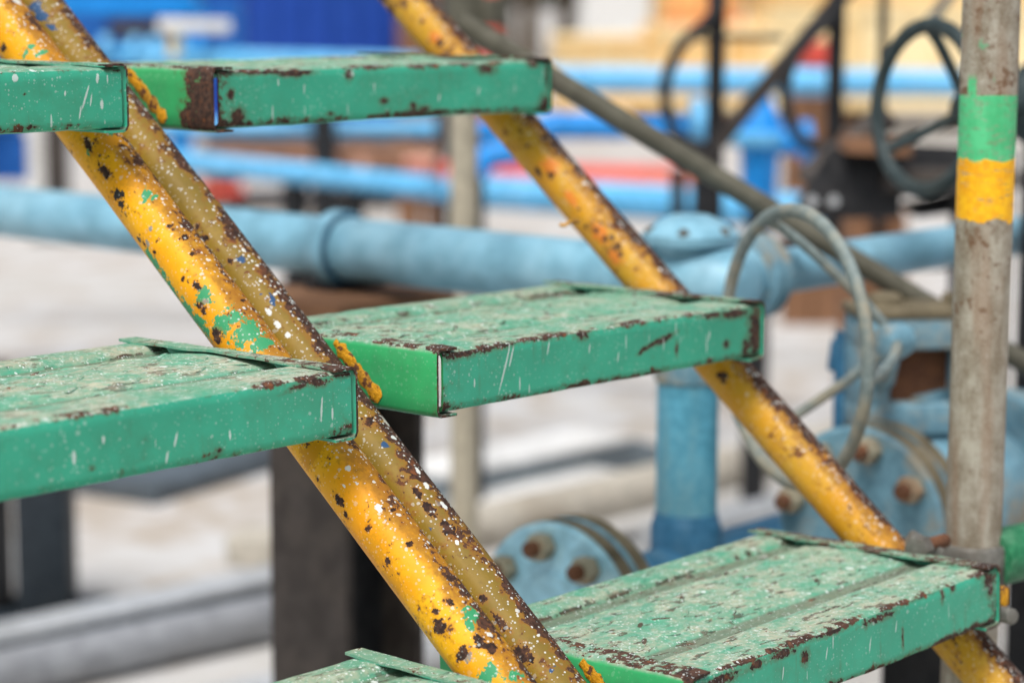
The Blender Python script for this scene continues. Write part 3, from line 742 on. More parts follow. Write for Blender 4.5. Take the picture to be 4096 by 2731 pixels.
part('riser', lambda b: b_lathe(b, r6(V((EL.x, EL.y, C1.z+.05))), ZP, [(0,.0335),(EL.z-C1.z-.09,.0335)], 40), M['blue_riser'], pl)
part('riser_collar', lambda b: b_lathe(b, r6(V((EL.x, EL.y, at(1572, 858, 2.46).z-.012))), ZP, [(0,.0335),(.004,.037),(.022,.038),(.026,.0345)], 40), M['blue_worn'], pl)
part('riser_stub', lambda b: b_lathe(b, r6(V((EL.x, EL.y, C1.z-.02))), ZP, [(0,.039),(.085,.039),(.092,.036),(.10,.034)], 40), M['blue_dark'], pl)
# supports of the run, out to the left and right
for nm, p, lab in (('pipe_stand', V((P1.x, P1.y+2.6, 0)), 'slim black stand under the far end of the light blue pipe'), ('pipe_stand', V((EL.x+2.6, EL.y, 0)), 'slim black stand under the thin branch of the light blue pipe')):
    e = empty(nm, p); tag(e, lab, 'pipe stand')
    hh = P1.z-(RP if p.y > 1 else .0255)-.002
    part('post', lambda b: b_box(b, (0,0,hh/2), (.06,.06,hh-.02)), M['black'], e); part('saddle', lambda b: b_box(b, (0,0,hh-.005), (.12,.12,.01)), M['black'], e); part('foot', lambda b: b_box(b, (0,0,.006), (.16,.16,.012)), M['black'], e)

# flanged end of the lower pipe with its bolts
def bolted_flange(root, org, c, rad, bc, nb, ph, mats):
    """two flange discs on an axis along +X, outer face at c looking along -X"""
    q = c-org
    f1 = part('flange', lambda b: b_lathe(b, q, XP, [(0,rad-.004),(.003,rad),(.024,rad),(.0245,rad-.006)], 56), mats[0], root)
    part('rim', lambda b: b_lathe(b, q+XP*.004, XP, [(0,rad+.0006),(.019,rad+.0006)], 56, caps=False), mats[1], f1)
    f2 = part('flange', lambda b: b_lathe(b, q+XP*.029, XP, [(0,rad-.006),(.001,rad),(.022,rad),(.026,rad-.003),(.030,rad*.62),(.06,rad*.45)], 56), mats[0], root)
    part('rim', lambda b: b_lathe(b, q+XP*.031, XP, [(0,rad+.0006),(.019,rad+.0006)], 56, caps=False), mats[1], f2)
    for k in range(nb):
        a = ph+2*math.pi*k/nb; e = q+V((0, -math.cos(a), math.sin(a)))*bc
        s = part('bolt', lambda b: b_cyl(b, e-XP*.030, e+XP*.03, .0082, 16, .0015), M['rust'], root)
        part('nut', lambda b: b_cyl(b, e-XP*.019, e-XP*.0008, .0148, 6, .0015), M['nut'], s)
fp = empty('flanged_pipe', (C1.x, C1.y, 0)); tag(fp, 'light blue flange with three rusty bolts showing, on a pipe beneath the riser', 'flanged pipe')
o7 = fp.location.copy()
M['flangeblue'] = weathered('pale_blue_flange_paint', lin(150,200,222), lin(176,186,176), .35, 9, .4)
bolted_flange(fp, o7, C1, .104, .080, 8, R(54), (M['flangeblue'], M['gasket']))
part('pipe', lambda b: b_cyl(b, C1-o7+XP*.05, C1-o7+XP*.60, .045, 40), M['blue_dark'], fp)
part('pedestal', lambda b: b_box(b, V((.30, 0, (C1.z-.045)/2)), (.07,.07,C1.z-.047)), M['black'], fp)
part('blind_face', lambda b: b_lathe(b, C1-o7-XP*.003, XP, [(0,.050),(.0025,.053)], 40), M['flangeblue'], fp)

# gate valve to the right with horizontal stem and handwheel
def handwheel(root, org, c, nrm, Rm, r, hub, nsp, ph, mat, mat2):
    n_ = V(nrm).normalized(); x, y, z = frame(n_)
    hw = part('handwheel', lambda b: b_ring(b, c-org, n_, Rm, r, 64, 14, .85), mat, root, 60)
    hc = c-n_*hub-org
    part('hub', lambda b: b_lathe(b, hc+n_*.012, -n_, [(0,.012),(.002,.016),(.022,.018),(.03,.014)], 24), mat2, hw)
    for k in range(nsp):
        a = ph+2*math.pi*k/nsp; e = x*math.cos(a)+y*math.sin(a)
        part('spoke', lambda b: b_sweep(b, [hc+e*.010, hc+e*Rm*.4+n_*hub*.28, hc+e*Rm*.8+n_*hub*.72, c-org+e*(Rm-r*.3)], r*.72, 12), mat, hw, 60)
    return hc+org
gv = empty('gate_valve', (0,0,0)); C2 = at(1972, 1200, 2.45); gv.location = (C2.x+.12, C2.y, 0)
tag(gv, 'worn blue gate valve with bolted flange, box yoke and large grey-green handwheel', 'valve')
o8 = gv.location.copy()
bolted_flange(gv, o8, C2, .104, .083, 8, R(80), (M['blue_worn'], M['gasket']))
part('body', lambda b: b_lathe(b, C2-o8+XP*.06, XP, [(0,.06),(.03,.072),(.08,.092),(.14,.092),(.19,.075),(.22,.06)], 40), M['blue_worn'], gv)
part('flange', lambda b: b_lathe(b, C2-o8+XP*.275, XP, [(0,.098),(.003,.104),(.024,.104),(.026,.098),(.03,.104),(.052,.104)], 48), M['blue_worn'], gv)
part('pipe', lambda b: b_cyl(b, C2-o8+XP*.30, C2-o8+XP*2.2, .05, 40), M['blue_dark'], gv)
part('neck', lambda b: (b_lathe(b, C2-o8+XP*.17, ZP, [(.05,.055),(.10,.05),(.104,.058),(.112,.058),(.114,.045)], 32)), M['blue_worn'], gv)
part('pedestal', lambda b: (b_box(b, C2-o8+XP*.17-ZP*(C2.z/2+.045), (.09,.09,C2.z-.092)), b_box(b, V(C2-o8+XP*.17)-ZP*(C2.z-.006), (.2,.2,.012))), M['black'], gv)
# yoke: an open box with a dark worm-gear housing
YC = at(2098, 855, 2.52)
YR = Matrix.Rotation(R(-40), 3, 'Z')
def yb(b, off, sz, bev): b_box(b, YC-o8+YR @ V(off), sz, YR, bev)
def yoke(b):
    w_, h_, t_ = .140, .128, .034
    for z_ in (h_/2-t_/2, -h_/2+t_/2): yb(b, (0,0,z_), (w_, .07, t_), .004)
    for x_ in (-w_/2+t_*.5, w_/2-t_*.5): yb(b, (x_,0,0), (t_*.98, .066, h_-2*t_+.01), .003)
part('yoke', yoke, M['blue_worn'], gv)
part('gear_case', lambda b: yb(b, (0,.012,0), (.094,.036,.066), .004), M['rust'], gv)
part('yoke_cap', lambda b: (yb(b, (0,0,.0705), (.146,.074,.012), .003), b_lathe(b, YC-o8+YR @ V((-.035,0,.073)), ZP, [(0,.022),(.012,.02),(.016,.012)], 20), b_lathe(b, YC-o8+YR @ V((.045,0,.073)), ZP, [(0,.018),(.014,.016)], 6)), M['gasket'], gv)
part('yoke_foot', lambda b: b_bar(b, YC-o8-ZP*.055, C2-o8+XP*.17+ZP*.105, .05, .06), M['blue_worn'], gv)
WN = V((-.911, .411, 0)); WC = at(1822, 798, 2.17)
hb = handwheel(gv, o8, WC, WN, .130, .0070, .11, 3, R(114), M['wheel_teal'], M['blue_worn'])
part('stem', lambda b: b_cyl(b, hb-o8, YC-o8-XP*.06, .012, 20), M['blue_worn'], gv)
part('stem_bracket', lambda b: (b_cyl(b, at(1948, 760, 2.56)-o8, at(1942, 1010, 2.56)-o8, .015, 20), b_bar(b, at(1905, 815, 2.56)-o8, at(1962, 822, 2.56)-o8, .02, .035, bev=.003)), M['blue_dark'], gv)

# dark handwheel on a second valve, high on the right
hv = empty('gate_valve', (0,0,0)); HC = at(2128, 248, 2.62); hv.location = (HC.x+.22, HC.y+.02, 0)
tag(hv, 'valve with dark green-grey three-spoke handwheel beside the banded post', 'valve')
o9 = hv.location.copy()
hb2 = handwheel(hv, o9, HC, V((-.93, .36, .05)), .094, .0094, .055, 3, R(95), M['wheel_dark'], M['wheel_dark'])
part('stem', lambda b: b_cyl(b, hb2-o9, hb2-o9+XP*.14, .010, 20), M['wheel_dark'], hv)
part('bonnet', lambda b: b_lathe(b, hb2-o9+XP*.12, XP, [(0,.02),(.01,.035),(.05,.04),(.06,.055),(.09,.055),(.10,.04),(.2,.04)], 28), M['wheel_dark'], hv)
part('pedestal', lambda b: (b_box(b, V((hb2.x-o9.x+.25, hb2.y-o9.y, (hb2.z-.04)/2)), (.08,.08,hb2.z-.042)),), M['black'], hv)

# black plated bracket behind the dark handwheel
bk = empty('steel_bracket', (0,0,0)); B0 = at(2020, 420, 3.7); bk.location = (B0.x, B0.y, 0)
tag(bk, 'black steel bracket of sloping plates with a dusty brown shelf behind the dark handwheel', 'bracket')
oa = bk.location.copy()
def quad(b, pts, th):
    P = [V(p) for p in pts]; nrm = (P[1]-P[0]).cross(P[2]-P[0]).normalized()
    A = [b.verts.new(p+nrm*th/2) for p in P]; B = [b.verts.new(p-nrm*th/2) for p in P]
    b.faces.new(A); b.faces.new(B[::-1])
    for k in range(len(P)): b.faces.new((A[k], B[k], B[(k+1) % len(P)], A[(k+1) % len(P)]))
pk = part('sloping_plate', lambda b: quad(b, [at(u, v, 3.7)-oa for u, v in ((1905,340),(2065,345),(2065,500),(1810,500))], .03), M['black'], bk)
for u, v in ((1865,462),(1915,462)):
    part('bolt', lambda b: b_cyl(b, at(u, v, 3.66)-oa, at(u, v, 3.72)-oa, .009, 12), M['greysteel'], pk)
part('side_plate', lambda b: quad(b, [at(u, v, 3.75)-oa for u, v in ((2050,330),(2330,345),(2330,420),(2060,455))], .03), M['black'], bk)
part('lower_plate', lambda b: quad(b, [at(u, v, 3.8)-oa for u, v in ((2060,470),(2250,425),(2330,470),(2110,500))], .03), M['black'], bk)
part('shelf', lambda b: b_bar(b, at(1935, 330, 3.66)-oa, at(2080, 338, 3.66)-oa, .12, .022), M['brownwood'], bk)
part('beam', lambda b: b_bar(b, at(2020, 412, 3.7)-oa, at(2330, 408, 3.7)-oa, .10, .03), M['black_brown'], bk)
lg = at(2290, 400, 3.75); part('leg', lambda b: b_bar(b, V((lg.x, lg.y, 0))-oa, lg-oa, .04, .04), M['black'], bk)
part('leg', lambda b: b_bar(b, V((at(2235, 420, 3.7).x, at(2235, 420, 3.7).y, 0))-oa, at(2235, 420, 3.7)-oa, .05, .05), M['black'], bk)
part('rod', lambda b: b_cyl(b, at(1850, 420, 3.72)-oa, at(2040, 262, 3.72)-oa, .024, 16), M['black_brown'], bk)

# H-section column under the light blue pipe
KC = V((P1.x-.004, P1.y-.032, 0)); ctop = P1.z-RP-.006
kc = empty('steel_column', KC); tag(kc, 'dusty black H-section steel column with a top plate under the light blue pipe', 'column')
cz = at(860, 690, 2.8).z
for s in (-1, 1): part('flange', lambda b: b_box(b, (s*.062, 0, (ctop-.03)/2+.006), (.012,.135,ctop-.036)), M['black_brown'], kc)
part('web', lambda b: b_box(b, (0, 0, (ctop-.03)/2+.006), (.112,.010,ctop-.036)), M['black'], kc)
part('top_plate', lambda b: b_box(b, (-.01, 0, ctop-.018), (.20,.20,.022), None, .002), M['brownwood'], kc)
part('saddle', lambda b: b_box(b, (.02, .02, ctop-.003), (.09,.05,.010)), M['black'], kc)
part('base_plate', lambda b: b_box(b, (0, 0, .008), (.24,.24,.016)), M['black'], kc)

# ------------------------------------------------------------------ thin scaffold post and sloping tube further back
q0 = at(1066, 800, 3.94); sp = empty('scaffold_post', (q0.x, q0.y, 0)); tag(sp, 'plain tan galvanised scaffold post with a clamp at its top, behind the steel column', 'scaffold post')
part('tube', lambda b: b_cyl(b, (0,0,0), (0,0,2.3), .0243, 28), M['galv'], sp)
zc = at(1066, 25, 3.94).z
part('clamp', lambda b: (b_lathe(b, (0,0,zc-.035), ZP, [(0,.028),(.004,.034),(.066,.034),(.07,.028)], 20), b_box(b, (.03,-.03,zc), (.05,.05,.05), None, .006)), M['olive'], sp)
d0, d1 = at(1052, 50, 2.50), at(2290, 795, 2.56)
st_ = empty('sloping_tube', (d1.x, d1.y, 0)); dd = (d1-d0).normalized(); te = d1+dd*((.0124-d1.z)/dd.z)
st_.location = (te.x, te.y, 0); tag(st_, 'thin grimy olive tube sloping past the grey-green handwheel', 'tube')
part('tube', lambda b: b_cyl(b, d0-st_.location, te-st_.location, .0124, 28), M['olive'], st_)
# black and white posts
def hpost(u0, u1, d, ztop, mat, lab, nm='steel_post', sq=True, v=500, group=None):
    a, b_ = at(u0, v, d), at(u1, v, d); c = (a+b_)/2; wd = (b_-a).length
    e = empty(nm, (c.x, c.y, 0)); tag(e, lab, 'post', group); e.rotation_euler.z = -YAW
    part('shaft', lambda b: b_box(b, (0,0,ztop/2+.005), (wd, wd, ztop-.01), None, .003), mat, e)
    part('foot', lambda b: b_box(b, (0,0,.005), (wd*2.2, wd*2.2, .01)), mat, e)
    part('cap', lambda b: b_box(b, (0,0,ztop+.004), (wd*1.15, wd*1.15, .012)), mat, e)
    return e
hpost(1004, 1032, 12, 1.32, M['slate'], 'dark slate square post standing right beside the tan scaffold post')
hpost(60, 105, 12.4, .95, M['white'], 'white square post beside a black one, behind the light blue pipe', v=370)
hpost(106, 156, 12.2, .95, M['black_brown'], 'black square post beside a white one, behind the light blue pipe', v=370)
hpost(738, 760, 6.7, 1.0, M['black'], 'thin black post between the blue low pipes and the timber pile', v=400)
hpost(676, 716, 7.4, .55, M['black'], 'short black post under the low blue pipe', v=470)
hpost(788, 812, 7.2, .50, M['slate'], 'short slate post under the low blue pipe', v=470)
hpost(1540, 1572, 5.0, .92, M['black'], 'black post with a heavy foot block below the sloping tube', v=480)
hpost(46, 166, 4.85, .50, M['slate'], 'wide dark slate column stub on the ground beside the grey beam', nm='steel_column', v=1250)
hpost(-30, 24, 4.9, .52, M['black'], 'black column stub at the end of the grey beam', nm='steel_column', v=1250)

# black frame: two uprights, a straight brace and two bent guard bars
fr = empty('guard_frame', (0,0,0)); f0 = at(1780, 300, 4.3); fr.location = (f0.x, f0.y, 0)
tag(fr, 'black guard frame with uprights, bent bars and a sloping brace before the crates', 'guard frame')
ob = fr.location.copy(); F_ = lambda u, v, d=4.3: at(u, v, d)-ob
for u, w_ in ((1642, .016), (1916, .016), (2022, .009)):
    g0 = at(u, 300, 4.3); part('upright', lambda b: b_bar(b, V((g0.x, g0.y, at(1780,575,4.3).z))-ob, V((g0.x, g0.y, 1.62))-ob, w_*1.5, w_*1.5), M['black'], fr)
part('brace', lambda b: b_bar(b, F_(1960,-40), F_(1600,385), .022, .03), M['black_brown'], fr)
part('brace', lambda b: b_cyl(b, F_(2210,-45,4.2), F_(2120,70,4.2), .010), M['greydark'], fr)
for dx in (0, 276):
    part('guard_bar', lambda b: b_sweep(b, [F_(1660+dx,-10,4.25), F_(1630+dx,45,4.25), F_(1565+dx,105,4.25), F_(1530+dx,185,4.25), F_(1533+dx,255,4.25), F_(1565+dx,320,4.25), F_(1640+dx,345,4.25)], .0115, 10), M['black'], fr)
part('cross_bar', lambda b: b_bar(b, F_(1600,86,4.4), F_(1800,88,4.4), .012, .012), M['black'], fr)
part('sill', lambda b: b_bar(b, F_(1585,585), F_(2300,585), .06, .05), M['black'], fr)
for u in (1600, 2262):
    g0 = at(u, 590, 4.3); part('leg', lambda b: b_bar(b, V((g0.x, g0.y, 0))-ob, g0-ob, .05, .05), M['black'], fr)

# ------------------------------------------------------------------ steel lying on the ground
def lie(nm, lab, cat, u0, v0, u1, v1, z, fn, mat, group=None):
    a, b_ = onz(u0, v0, z), onz(u1, v1, z); c = (a+b_)/2
    e = empty(nm, (c.x, c.y, 0)); tag(e, lab, cat, group); fn(e, a-e.location, b_-e.location, mat); return e
def f_pipe(r):
    def f(e, a, b_, mat):
        part('tube', lambda b: (b_lathe(b, a, b_-a, [(0,r*.86),(0.002,r),((b_-a).length-.002,r),((b_-a).length,r*.86)], 36)), mat, e)
        for t in (.08, .92): part('block', lambda b: b_box(b, a+(b_-a)*t-ZP*(a.z/2+r/2), (.06,.06,max(.01, a.z-r+.004))), M['brownwood'], e)
    return f
def f_beam(wd, ht):
    def f(e, a, b_, mat):
        d = (b_-a).normalized(); x = d.cross(ZP)
        part('top_flange', lambda b: b_bar(b, a+ZP*(ht-.006-a.z), b_+ZP*(ht-.006-b_.z), wd, .012), M['greysteel'], e)
        part('web', lambda b: b_bar(b, a+ZP*(ht/2-a.z), b_+ZP*(ht/2-b_.z), .02, ht-.028), M['greydark'], e)
        part('bottom_flange', lambda b: b_bar(b, a+ZP*(.008-a.z), b_+ZP*(.008-b_.z), wd, .012), mat, e)
    return f
def f_box(wd, ht, wing=True):
    def f(e, a, b_, mat):
        part('side', lambda b: b_bar(b, a+ZP*((ht-.012)/2-a.z), b_+ZP*((ht-.012)/2-b_.z), wd*.94, ht-.014), mat, e)
        part('top', lambda b: b_bar(b, a+ZP*(ht-.006-a.z), b_+ZP*(ht-.006-b_.z), wd, .011), M['white'] if wing else M['greysteel'], e)
        if wing: part('end_wing', lambda b: quad(b, [b_+ZP*(ht-b_.z), b_+ZP*(-b_.z+.01), b_+V((.30,-.34,.01-b_.z)), b_+V((.22,-.26,.03-b_.z))], .012), mat, e)
    return f
lie('steel_beam', 'grey steel flat section with dark side lying on the concrete beside a grey pipe', 'beam', -350, 1520, 980, 1235, .07, f_box(.11, .07, False), M['greydark'])
lie('steel_pipe', 'thick grey steel pipe lying in front of the grey flat section', 'pipe', -350, 1622, 950, 1345, .05, f_pipe(.046), M['greypipe'])
lie('steel_pipe', 'grey steel pipe lying nearest the stair foot, in front of the thick one', 'pipe', 60, 1725, 1300, 1440, .05, f_pipe(.040), M['greysteel'])
lie('steel_channel', 'grey steel box section with pale top lying on the concrete behind the tan post', 'channel', 960, 1078, 1392, 990, .12, f_box(.20, .12), M['greymid'])
lie('steel_pipe', 'dusty tan pipe lying on the ground behind the blue flange', 'pipe', 900, 1260, 2050, 985, .12, f_pipe(.055), M['tanpipe'])
lie('steel_pipe', 'pale dusty pipe lying beside the tan pipe right of the riser', 'pipe', 1500, 1250, 2260, 1070, .20, f_pipe(.045), M['greysteel'])
lie('steel_pipe', 'dull tan pipe low behind the bolted valve flange', 'pipe', 1560, 1370, 2200, 1200, .22, f_pipe(.05), M['tanpipe'])
def slab(nm, lab, cat, u, v, sz, mat, rz=0, z=0):
    p = onz(u, v, z); e = empty(nm, (p.x, p.y, z), rz); tag(e, lab, cat)
    part('slab', lambda b: b_box(b, (0,0,sz[2]/2), sz, None, min(sz)*.08), mat, e); return e
slab('concrete_slab', 'white concrete slab lying beside the grey channel', 'slab', 1240, 1165, (.55,.28,.06), M['white'])
slab('concrete_block', 'pale dusty block lying at the end of the grey beam', 'block', 600, 1285, (.16,.12,.07), M['tanpipe'], .5)
slab('steel_plate', 'grey steel plate on the ground beyond the left column stub', 'plate', 480, 1075, (.9,.35,.05), M['greydark'], .2)

# ------------------------------------------------------------------ far yard
def far_pipe(nm, lab, u0, v0, u1, v1, d, r, mat, group=None, posts=((.1, .9))):
    a = at(u0, v0, d); b_ = onz(u1, v1, a.z) if abs(a.z-CAM.z) > .05 else at(u1, v1, d)
    c = (a+b_)/2; e = empty(nm, (c.x, c.y, 0)); tag(e, lab, 'pipe', group); L = e.location
    part('tube', lambda b: b_cyl(b, a-L, b_-L, r, 28), mat, e)
    for t in posts:
        p = a+(b_-a)*t-L; part('leg', lambda b: b_box(b, V((p.x, p.y, (a.z-r)/2)), (.05,.05,a.z-r-.002)), M['black'], e)
    return e
far_pipe('yard_pipe', 'sky blue pipe running level in front of the timber crates', 1040, 180, 2420, 195, 8.0, .046, M['sky'], posts=(.02, .98))
far_pipe('yard_pipe', 'low blue pipe above the red pipes, passing the cyan valve', 1064, 300, 1640, 292, 6.4, .030, M['cyan'], posts=(.03, .96))
far_pipe('yard_pipe', 'pale blue pipe just below the top green step', 250, 292, 1000, 296, 7.0, .026, M['sky'], posts=(.665,))
far_pipe('yard_pipe', 'low blue pipe on short black posts in front of the timber pile', 240, 352, 1000, 432, 7.2, .032, M['sky'], posts=(.62, .78))
far_pipe('yard_pipe', 'pale blue pipe near the ground, below the red pipes', 1040, 436, 1900, 490, 7.6, .055, M['sky'], posts=(.03, .62))
far_pipe('yard_pipe', 'light blue pipe with flange rings on top of the blue machine', 250, 128, 960, 150, 7.4, .030, M['sky'], posts=(.72,))
far_pipe('yard_pipe', 'red pipe lying on the pale concrete, paired with a pinkish one', 1020, 400, 1640, 412, 11.5, .060, M['red'], posts=(.1, .9))
far_pipe('yard_pipe', 'pinkish dusty pipe lying just below the red one', 1020, 425, 1640, 440, 10.5, .045, M['skin'], posts=(.1, .9))
far_pipe('yard_pipe', 'dull red pipe on the ground left of the thin black post', 430, 438, 560, 440, 13, .03, M['red'], posts=(.1, .9))
# cyan valve
cv = empty('gate_valve', (0,0,0)); c0 = at(1745, 345, 5.3); cv.location = (c0.x, c0.y, 0)
tag(cv, 'bright cyan blue valve with cone top and side outlet before the sky blue pipe', 'valve'); oc = cv.location.copy()
pz = lambda v, u=1745: at(u, v, 5.3).z
part('body', lambda b: b_lathe(b, (0,0,pz(480)), ZP, [(0,.040),(pz(345)-pz(480),.046),(pz(318)-pz(480),.062),(pz(295)-pz(480),.058),(pz(255)-pz(480),.036),(pz(215)-pz(480),.022),(pz(200)-pz(480),.012)], 28), M['cyan'], cv)
part('bonnet_flange', lambda b: b_lathe(b, (0,0,pz(335)), ZP, [(0,.062),(.012,.072),(.03,.072),(.034,.06)], 28), M['sky'], cv)
part('outlet', lambda b: (b_cyl(b, at(1740, 330, 5.3)-oc, at(1850, 325, 5.25)-oc, .030, 24), b_cyl(b, at(1838, 326, 5.25)-oc, at(1862, 325, 5.25)-oc, .048, 24)), M['cyan'], cv)
part('inlet', lambda b: (b_cyl(b, at(1740, 325, 5.3)-oc, at(1610, 290, 5.5)-oc, .026, 24),), M['sky'], cv)
fi = part('inlet_flange', lambda b: b_lathe(b, at(1588, 285, 5.45)-oc, RT, [(0,.062),(.02,.064),(.03,.060)], 28), M['sky'], cv)
part('bore', lambda b: b_lathe(b, at(1582, 282, 5.42)-oc, RT, [(0,.028),(.01,.03)], 20), M['blue_dark'], fi)
part('pedestal', lambda b: b_cyl(b, (0,0,0), (0,0,pz(480)), .03, 24), M['black'], cv)
# blue elbow right beside the yellow stringer
be = empty('pipe_elbow', (0,0,0)); e0 = at(1300, 300, 5.6); be.location = (e0.x, e0.y, 0); od = be.location.copy()
tag(be, 'bright blue bent pipe curving down beside the yellow tube', 'pipe')
part('bend', lambda b: b_sweep(b, [at(u, v, 5.6)-od for u, v in ((1430,292),(1330,290),(1250,295),(1215,340),(1120,360),(1095,400))], .032, 16), M['cyan'], be)
el_ = at(1090, 420, 5.6)-od; part('leg', lambda b: b_cyl(b, V((el_.x,el_.y,0)), el_, .025, 16), M['black'], be)
# blue machine frame, white bar and container on the left
mf = empty('blue_machine', (0,0,0)); m0 = at(330, 200, 8.2); mf.location = (m0.x, m0.y, 0); oe = mf.location.copy()
tag(mf, 'blue steel machine frame with a cyan top beam left of the royal blue container', 'machine')
Fm = lambda u, v, d=8.2: at(u, v, d)-oe
part('top_beam', lambda b: b_bar(b, Fm(-120,8,7.6), Fm(455,10,7.6), .12, .055), M['cyan'], mf)
part('corner', lambda b: b_sweep(b, [Fm(430,10,7.6), Fm(455,22,7.6), Fm(458,70,7.6), Fm(450,150,7.6)], .022, 12), M['cyan'], mf)
part('rear_panel', lambda b: b_bar(b, Fm(-200,90,8.6), Fm(560,90,8.6), .04, .30), M['midblue'], mf)
part('dark_opening', lambda b: b_bar(b, Fm(250,66,8.5), Fm(400,62,8.5), .05, .06), M['black_brown'], mf)
for u in (232, 300, 345, 405):
    part('flange_ring', lambda b: b_lathe(b, Fm(u, 116, 7.3), RT, [(0,.042),(.004,.048),(.026,.048),(.03,.042)], 24), M['sky'], mf)
part('drop_pipe', lambda b: b_bar(b, Fm(415,470,7.6), Fm(415,20,7.6), .06, .05), M['cyan'], mf)
part('leg', lambda b: b_bar(b, V((Fm(-90,200,7.6).x, Fm(-90,200,7.6).y, 0)), Fm(-90,20,7.6), .08, .08), M['cyan'], mf)
part('side_panel', lambda b: b_bar(b, Fm(-200,360,7.8), Fm(62,360,7.8), .04, .16), M['midblue'], mf)
wb = empty('white_bar', at(445, 60, 7.0)); tag(wb, 'white steel bar held across the front of the blue machine', 'bar')
part('bar', lambda b: b_bar(b, at(365, 58, 7.0)-wb.location, at(530, 62, 7.0)-wb.location, .04, .040, bev=.004), M['white'], wb)
part('hanger', lambda b: b_bar(b, at(400, 62, 7.03)-wb.location, at(400, 130, 7.03)-wb.location, .028, .028), M['timber2'], wb)
# containers and crates
def box_thing(nm, lab, cat, u0, u1, vb, vt, d, depth, mat, batt=None, nb=3, group=None):
    a, b_ = at(u0, vb, d), at(u1, vb, d); c = (a+b_)/2; wd = (b_-a).length; z0 = max(0, a.z); z1 = at((u0+u1)/2, vt, d).z
    e = empty(nm, (c.x, c.y, 0), -YAW); tag(e, lab, cat, group); h = z1-z0
    part('body', lambda b: b_box(b, (0, depth/2, z0+h/2), (wd, depth, h)), mat, e)
    if batt:
        for k in range(nb):
            x = -wd/2+wd*(k+.5)/nb
            part('batten', lambda b: b_box(b, (x, -.02, z0+h/2), (wd/nb*.16, .04, h*.98)), batt, e)
        for zz in (.06, .94): part('rail', lambda b: b_box(b, (0, -.03, z0+h*zz), (wd, .03, h*.10)), batt, e)
    if z0 > .02:
        for s in (-1, 1): part('leg', lambda b: b_box(b, (s*wd*.42, depth/2, z0/2), (.12, depth*.8, z0)), M['brownwood'], e)
    return e
box_thing('container', 'royal blue shipping container behind the blue machine', 'container', 470, 912, 292, -260, 20, 5, M['royal'], M['royal'], 7)
box_thing('container', 'mid blue shipping container at the back, left of the royal blue one', 'container', -700, 440, 296, -260, 21, 5, M['midblue'], M['midblue'], 9)
box_thing('skip', 'dark maroon skip between the blue container and the olive post', 'skip', 916, 1010, 270, -60, 19, 2, M['brownwood'])
box_thing('cabinet', 'red cabinet standing beside the tan scaffold post', 'cabinet', 1096, 1142, 300, -60, 17, 1, M['red'])
rows = [(1268,1500,250,88,22,M['timber2'],M['timber']),(1500,1760,250,60,22,M['timber'],M['timber2']),(1760,1980,250,20,22,M['timber2'],M['timber2']),(1985,2420,252,10,21.5,M['timber2'],M['timber2'])]
labs = ['low cream timber crate next to the tree gap', 'wide ochre timber crate behind the black guard frame', 'tall cream timber crate behind the second guard upright', 'large cream timber crate behind the dark handwheel']
for (u0, u1, vb, vt, d, ma, mb), lb in zip(rows, labs): box_thing('timber_crate', lb, 'crate', u0, u1, vb, vt, d, 2.2, ma, mb, 4, 'timber crates at the back of the yard')
box_thing('timber_crate', 'orange-brown timber crate stacked high above the low cream crate', 'crate', 1520, 1700, 55, -120, 24.5, 2, M['timber'], M['orange'], 3, 'timber crates at the back of the yard')
box_thing('timber_crate', 'pale timber crate stacked on top at the right, behind the dark handwheel', 'crate', 1720, 2420, 12, -260, 25, 2, M['timber2'], M['timber'], 6, 'timber crates at the back of the yard')
box_thing('site_hut', 'white site hut far behind the low cream crate', 'hut', 1340, 1500, 110, -260, 34, 3, M['white'], M['white'], 3)
box_thing('red_box', 'red box standing on the sky blue pipe line before the crates', 'box', 1842, 1912, 150, 96, 9.0, .15, M['red'])
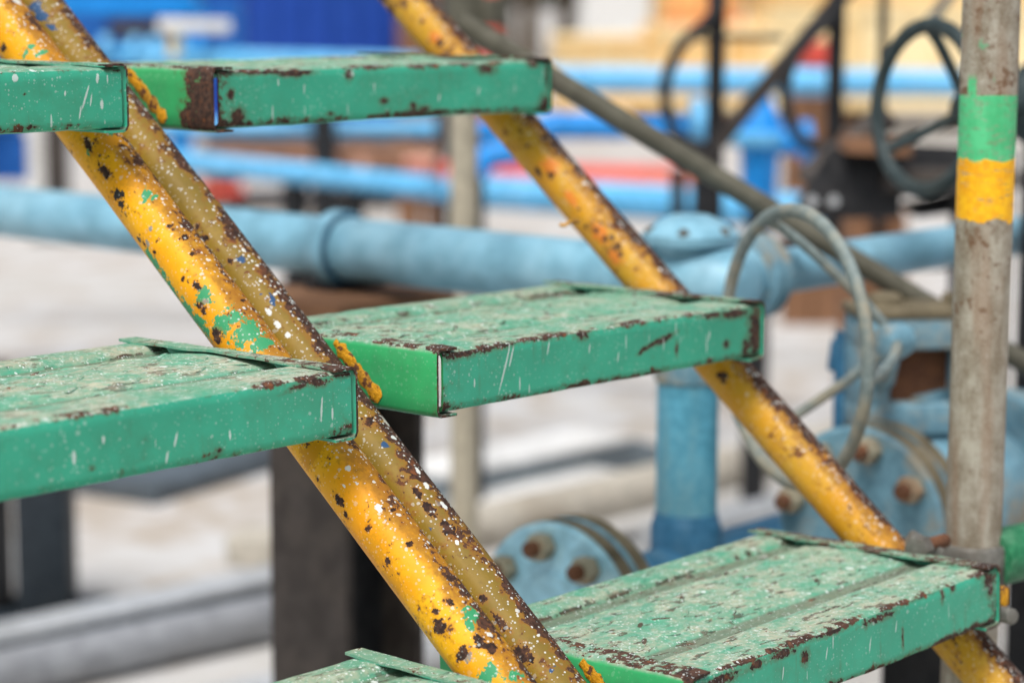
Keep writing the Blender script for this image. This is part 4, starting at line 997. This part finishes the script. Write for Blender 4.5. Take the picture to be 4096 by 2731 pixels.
box_thing('timber_pile', 'pile of brown weathered planks behind the low blue pipes', 'timber pile', 440, 1000, 405, 352, 14, 1.0, M['brownwood'], M['skin'], 5)
box_thing('timber_pile', 'dark brown planks stacked on the grey sheet below the top step', 'timber pile', 470, 900, 352, 318, 14.6, .6, M['greydark'], M['brownwood'], 3)
box_thing('red_pallet', 'reddish pallet at the right end of the plank pile', 'pallet', 930, 1004, 412, 372, 12.5, .4, M['skin'], M['red'], 3)
box_thing('red_drum_rack', 'small red crate seen under the black bracket', 'crate', 1985, 2050, 492, 440, 7.5, .2, M['red'], M['skin'], 2)
box_thing('orange_tub', 'small orange tub behind the black post and sloping tube', 'tub', 1590, 1640, 480, 405, 9.5, .25, M['orange'], M['skin'], 2)
# far trees in the gap left of the crates
def tree(u, v, d, h, lab):
    p = onz(u, v, 0); p = CAM+(p-CAM)*(d/((p-CAM).dot(FW))); p.z = 0
    e = empty('tree', p); tag(e, lab, 'tree', 'trees behind the yard')
    part('trunk', lambda b: b_lathe(b, (0,0,0), ZP, [(0,.22),(h*.3,.15),(h*.7,.07)], 12), M['bark'], e)
    bm = bmesh.new(); rnd = random.Random(int(u))
    for k in range(2600):
        c = V((rnd.gauss(0,1), rnd.gauss(0,1), rnd.gauss(0,1))); c.normalize(); c *= (rnd.random()**.5)
        c = V((c.x*h*.32, c.y*h*.32, h*.62+c.z*h*.36))
        if mnoise.noise(c*.9+V((u,0,0))) < -.12: continue
        x = V((rnd.gauss(0,1), rnd.gauss(0,1), rnd.gauss(0,1))).normalized(); y = x.orthogonal().normalized(); s = .10+.1*rnd.random()
        bm.faces.new([bm.verts.new(c+x*s), bm.verts.new(c+y*s*.5), bm.verts.new(c-x*s), bm.verts.new(c-y*s*.5)])
    mk('crown', bm, M['leaf'], e)
tree(1215, 130, 40, 5.0, 'green leafy tree standing far off beside the white hut')
tree(1300, 110, 44, 4.6, 'second green tree close against the white hut')
tree(1160, 120, 47, 5.4, 'green tree partly behind the red cabinet')
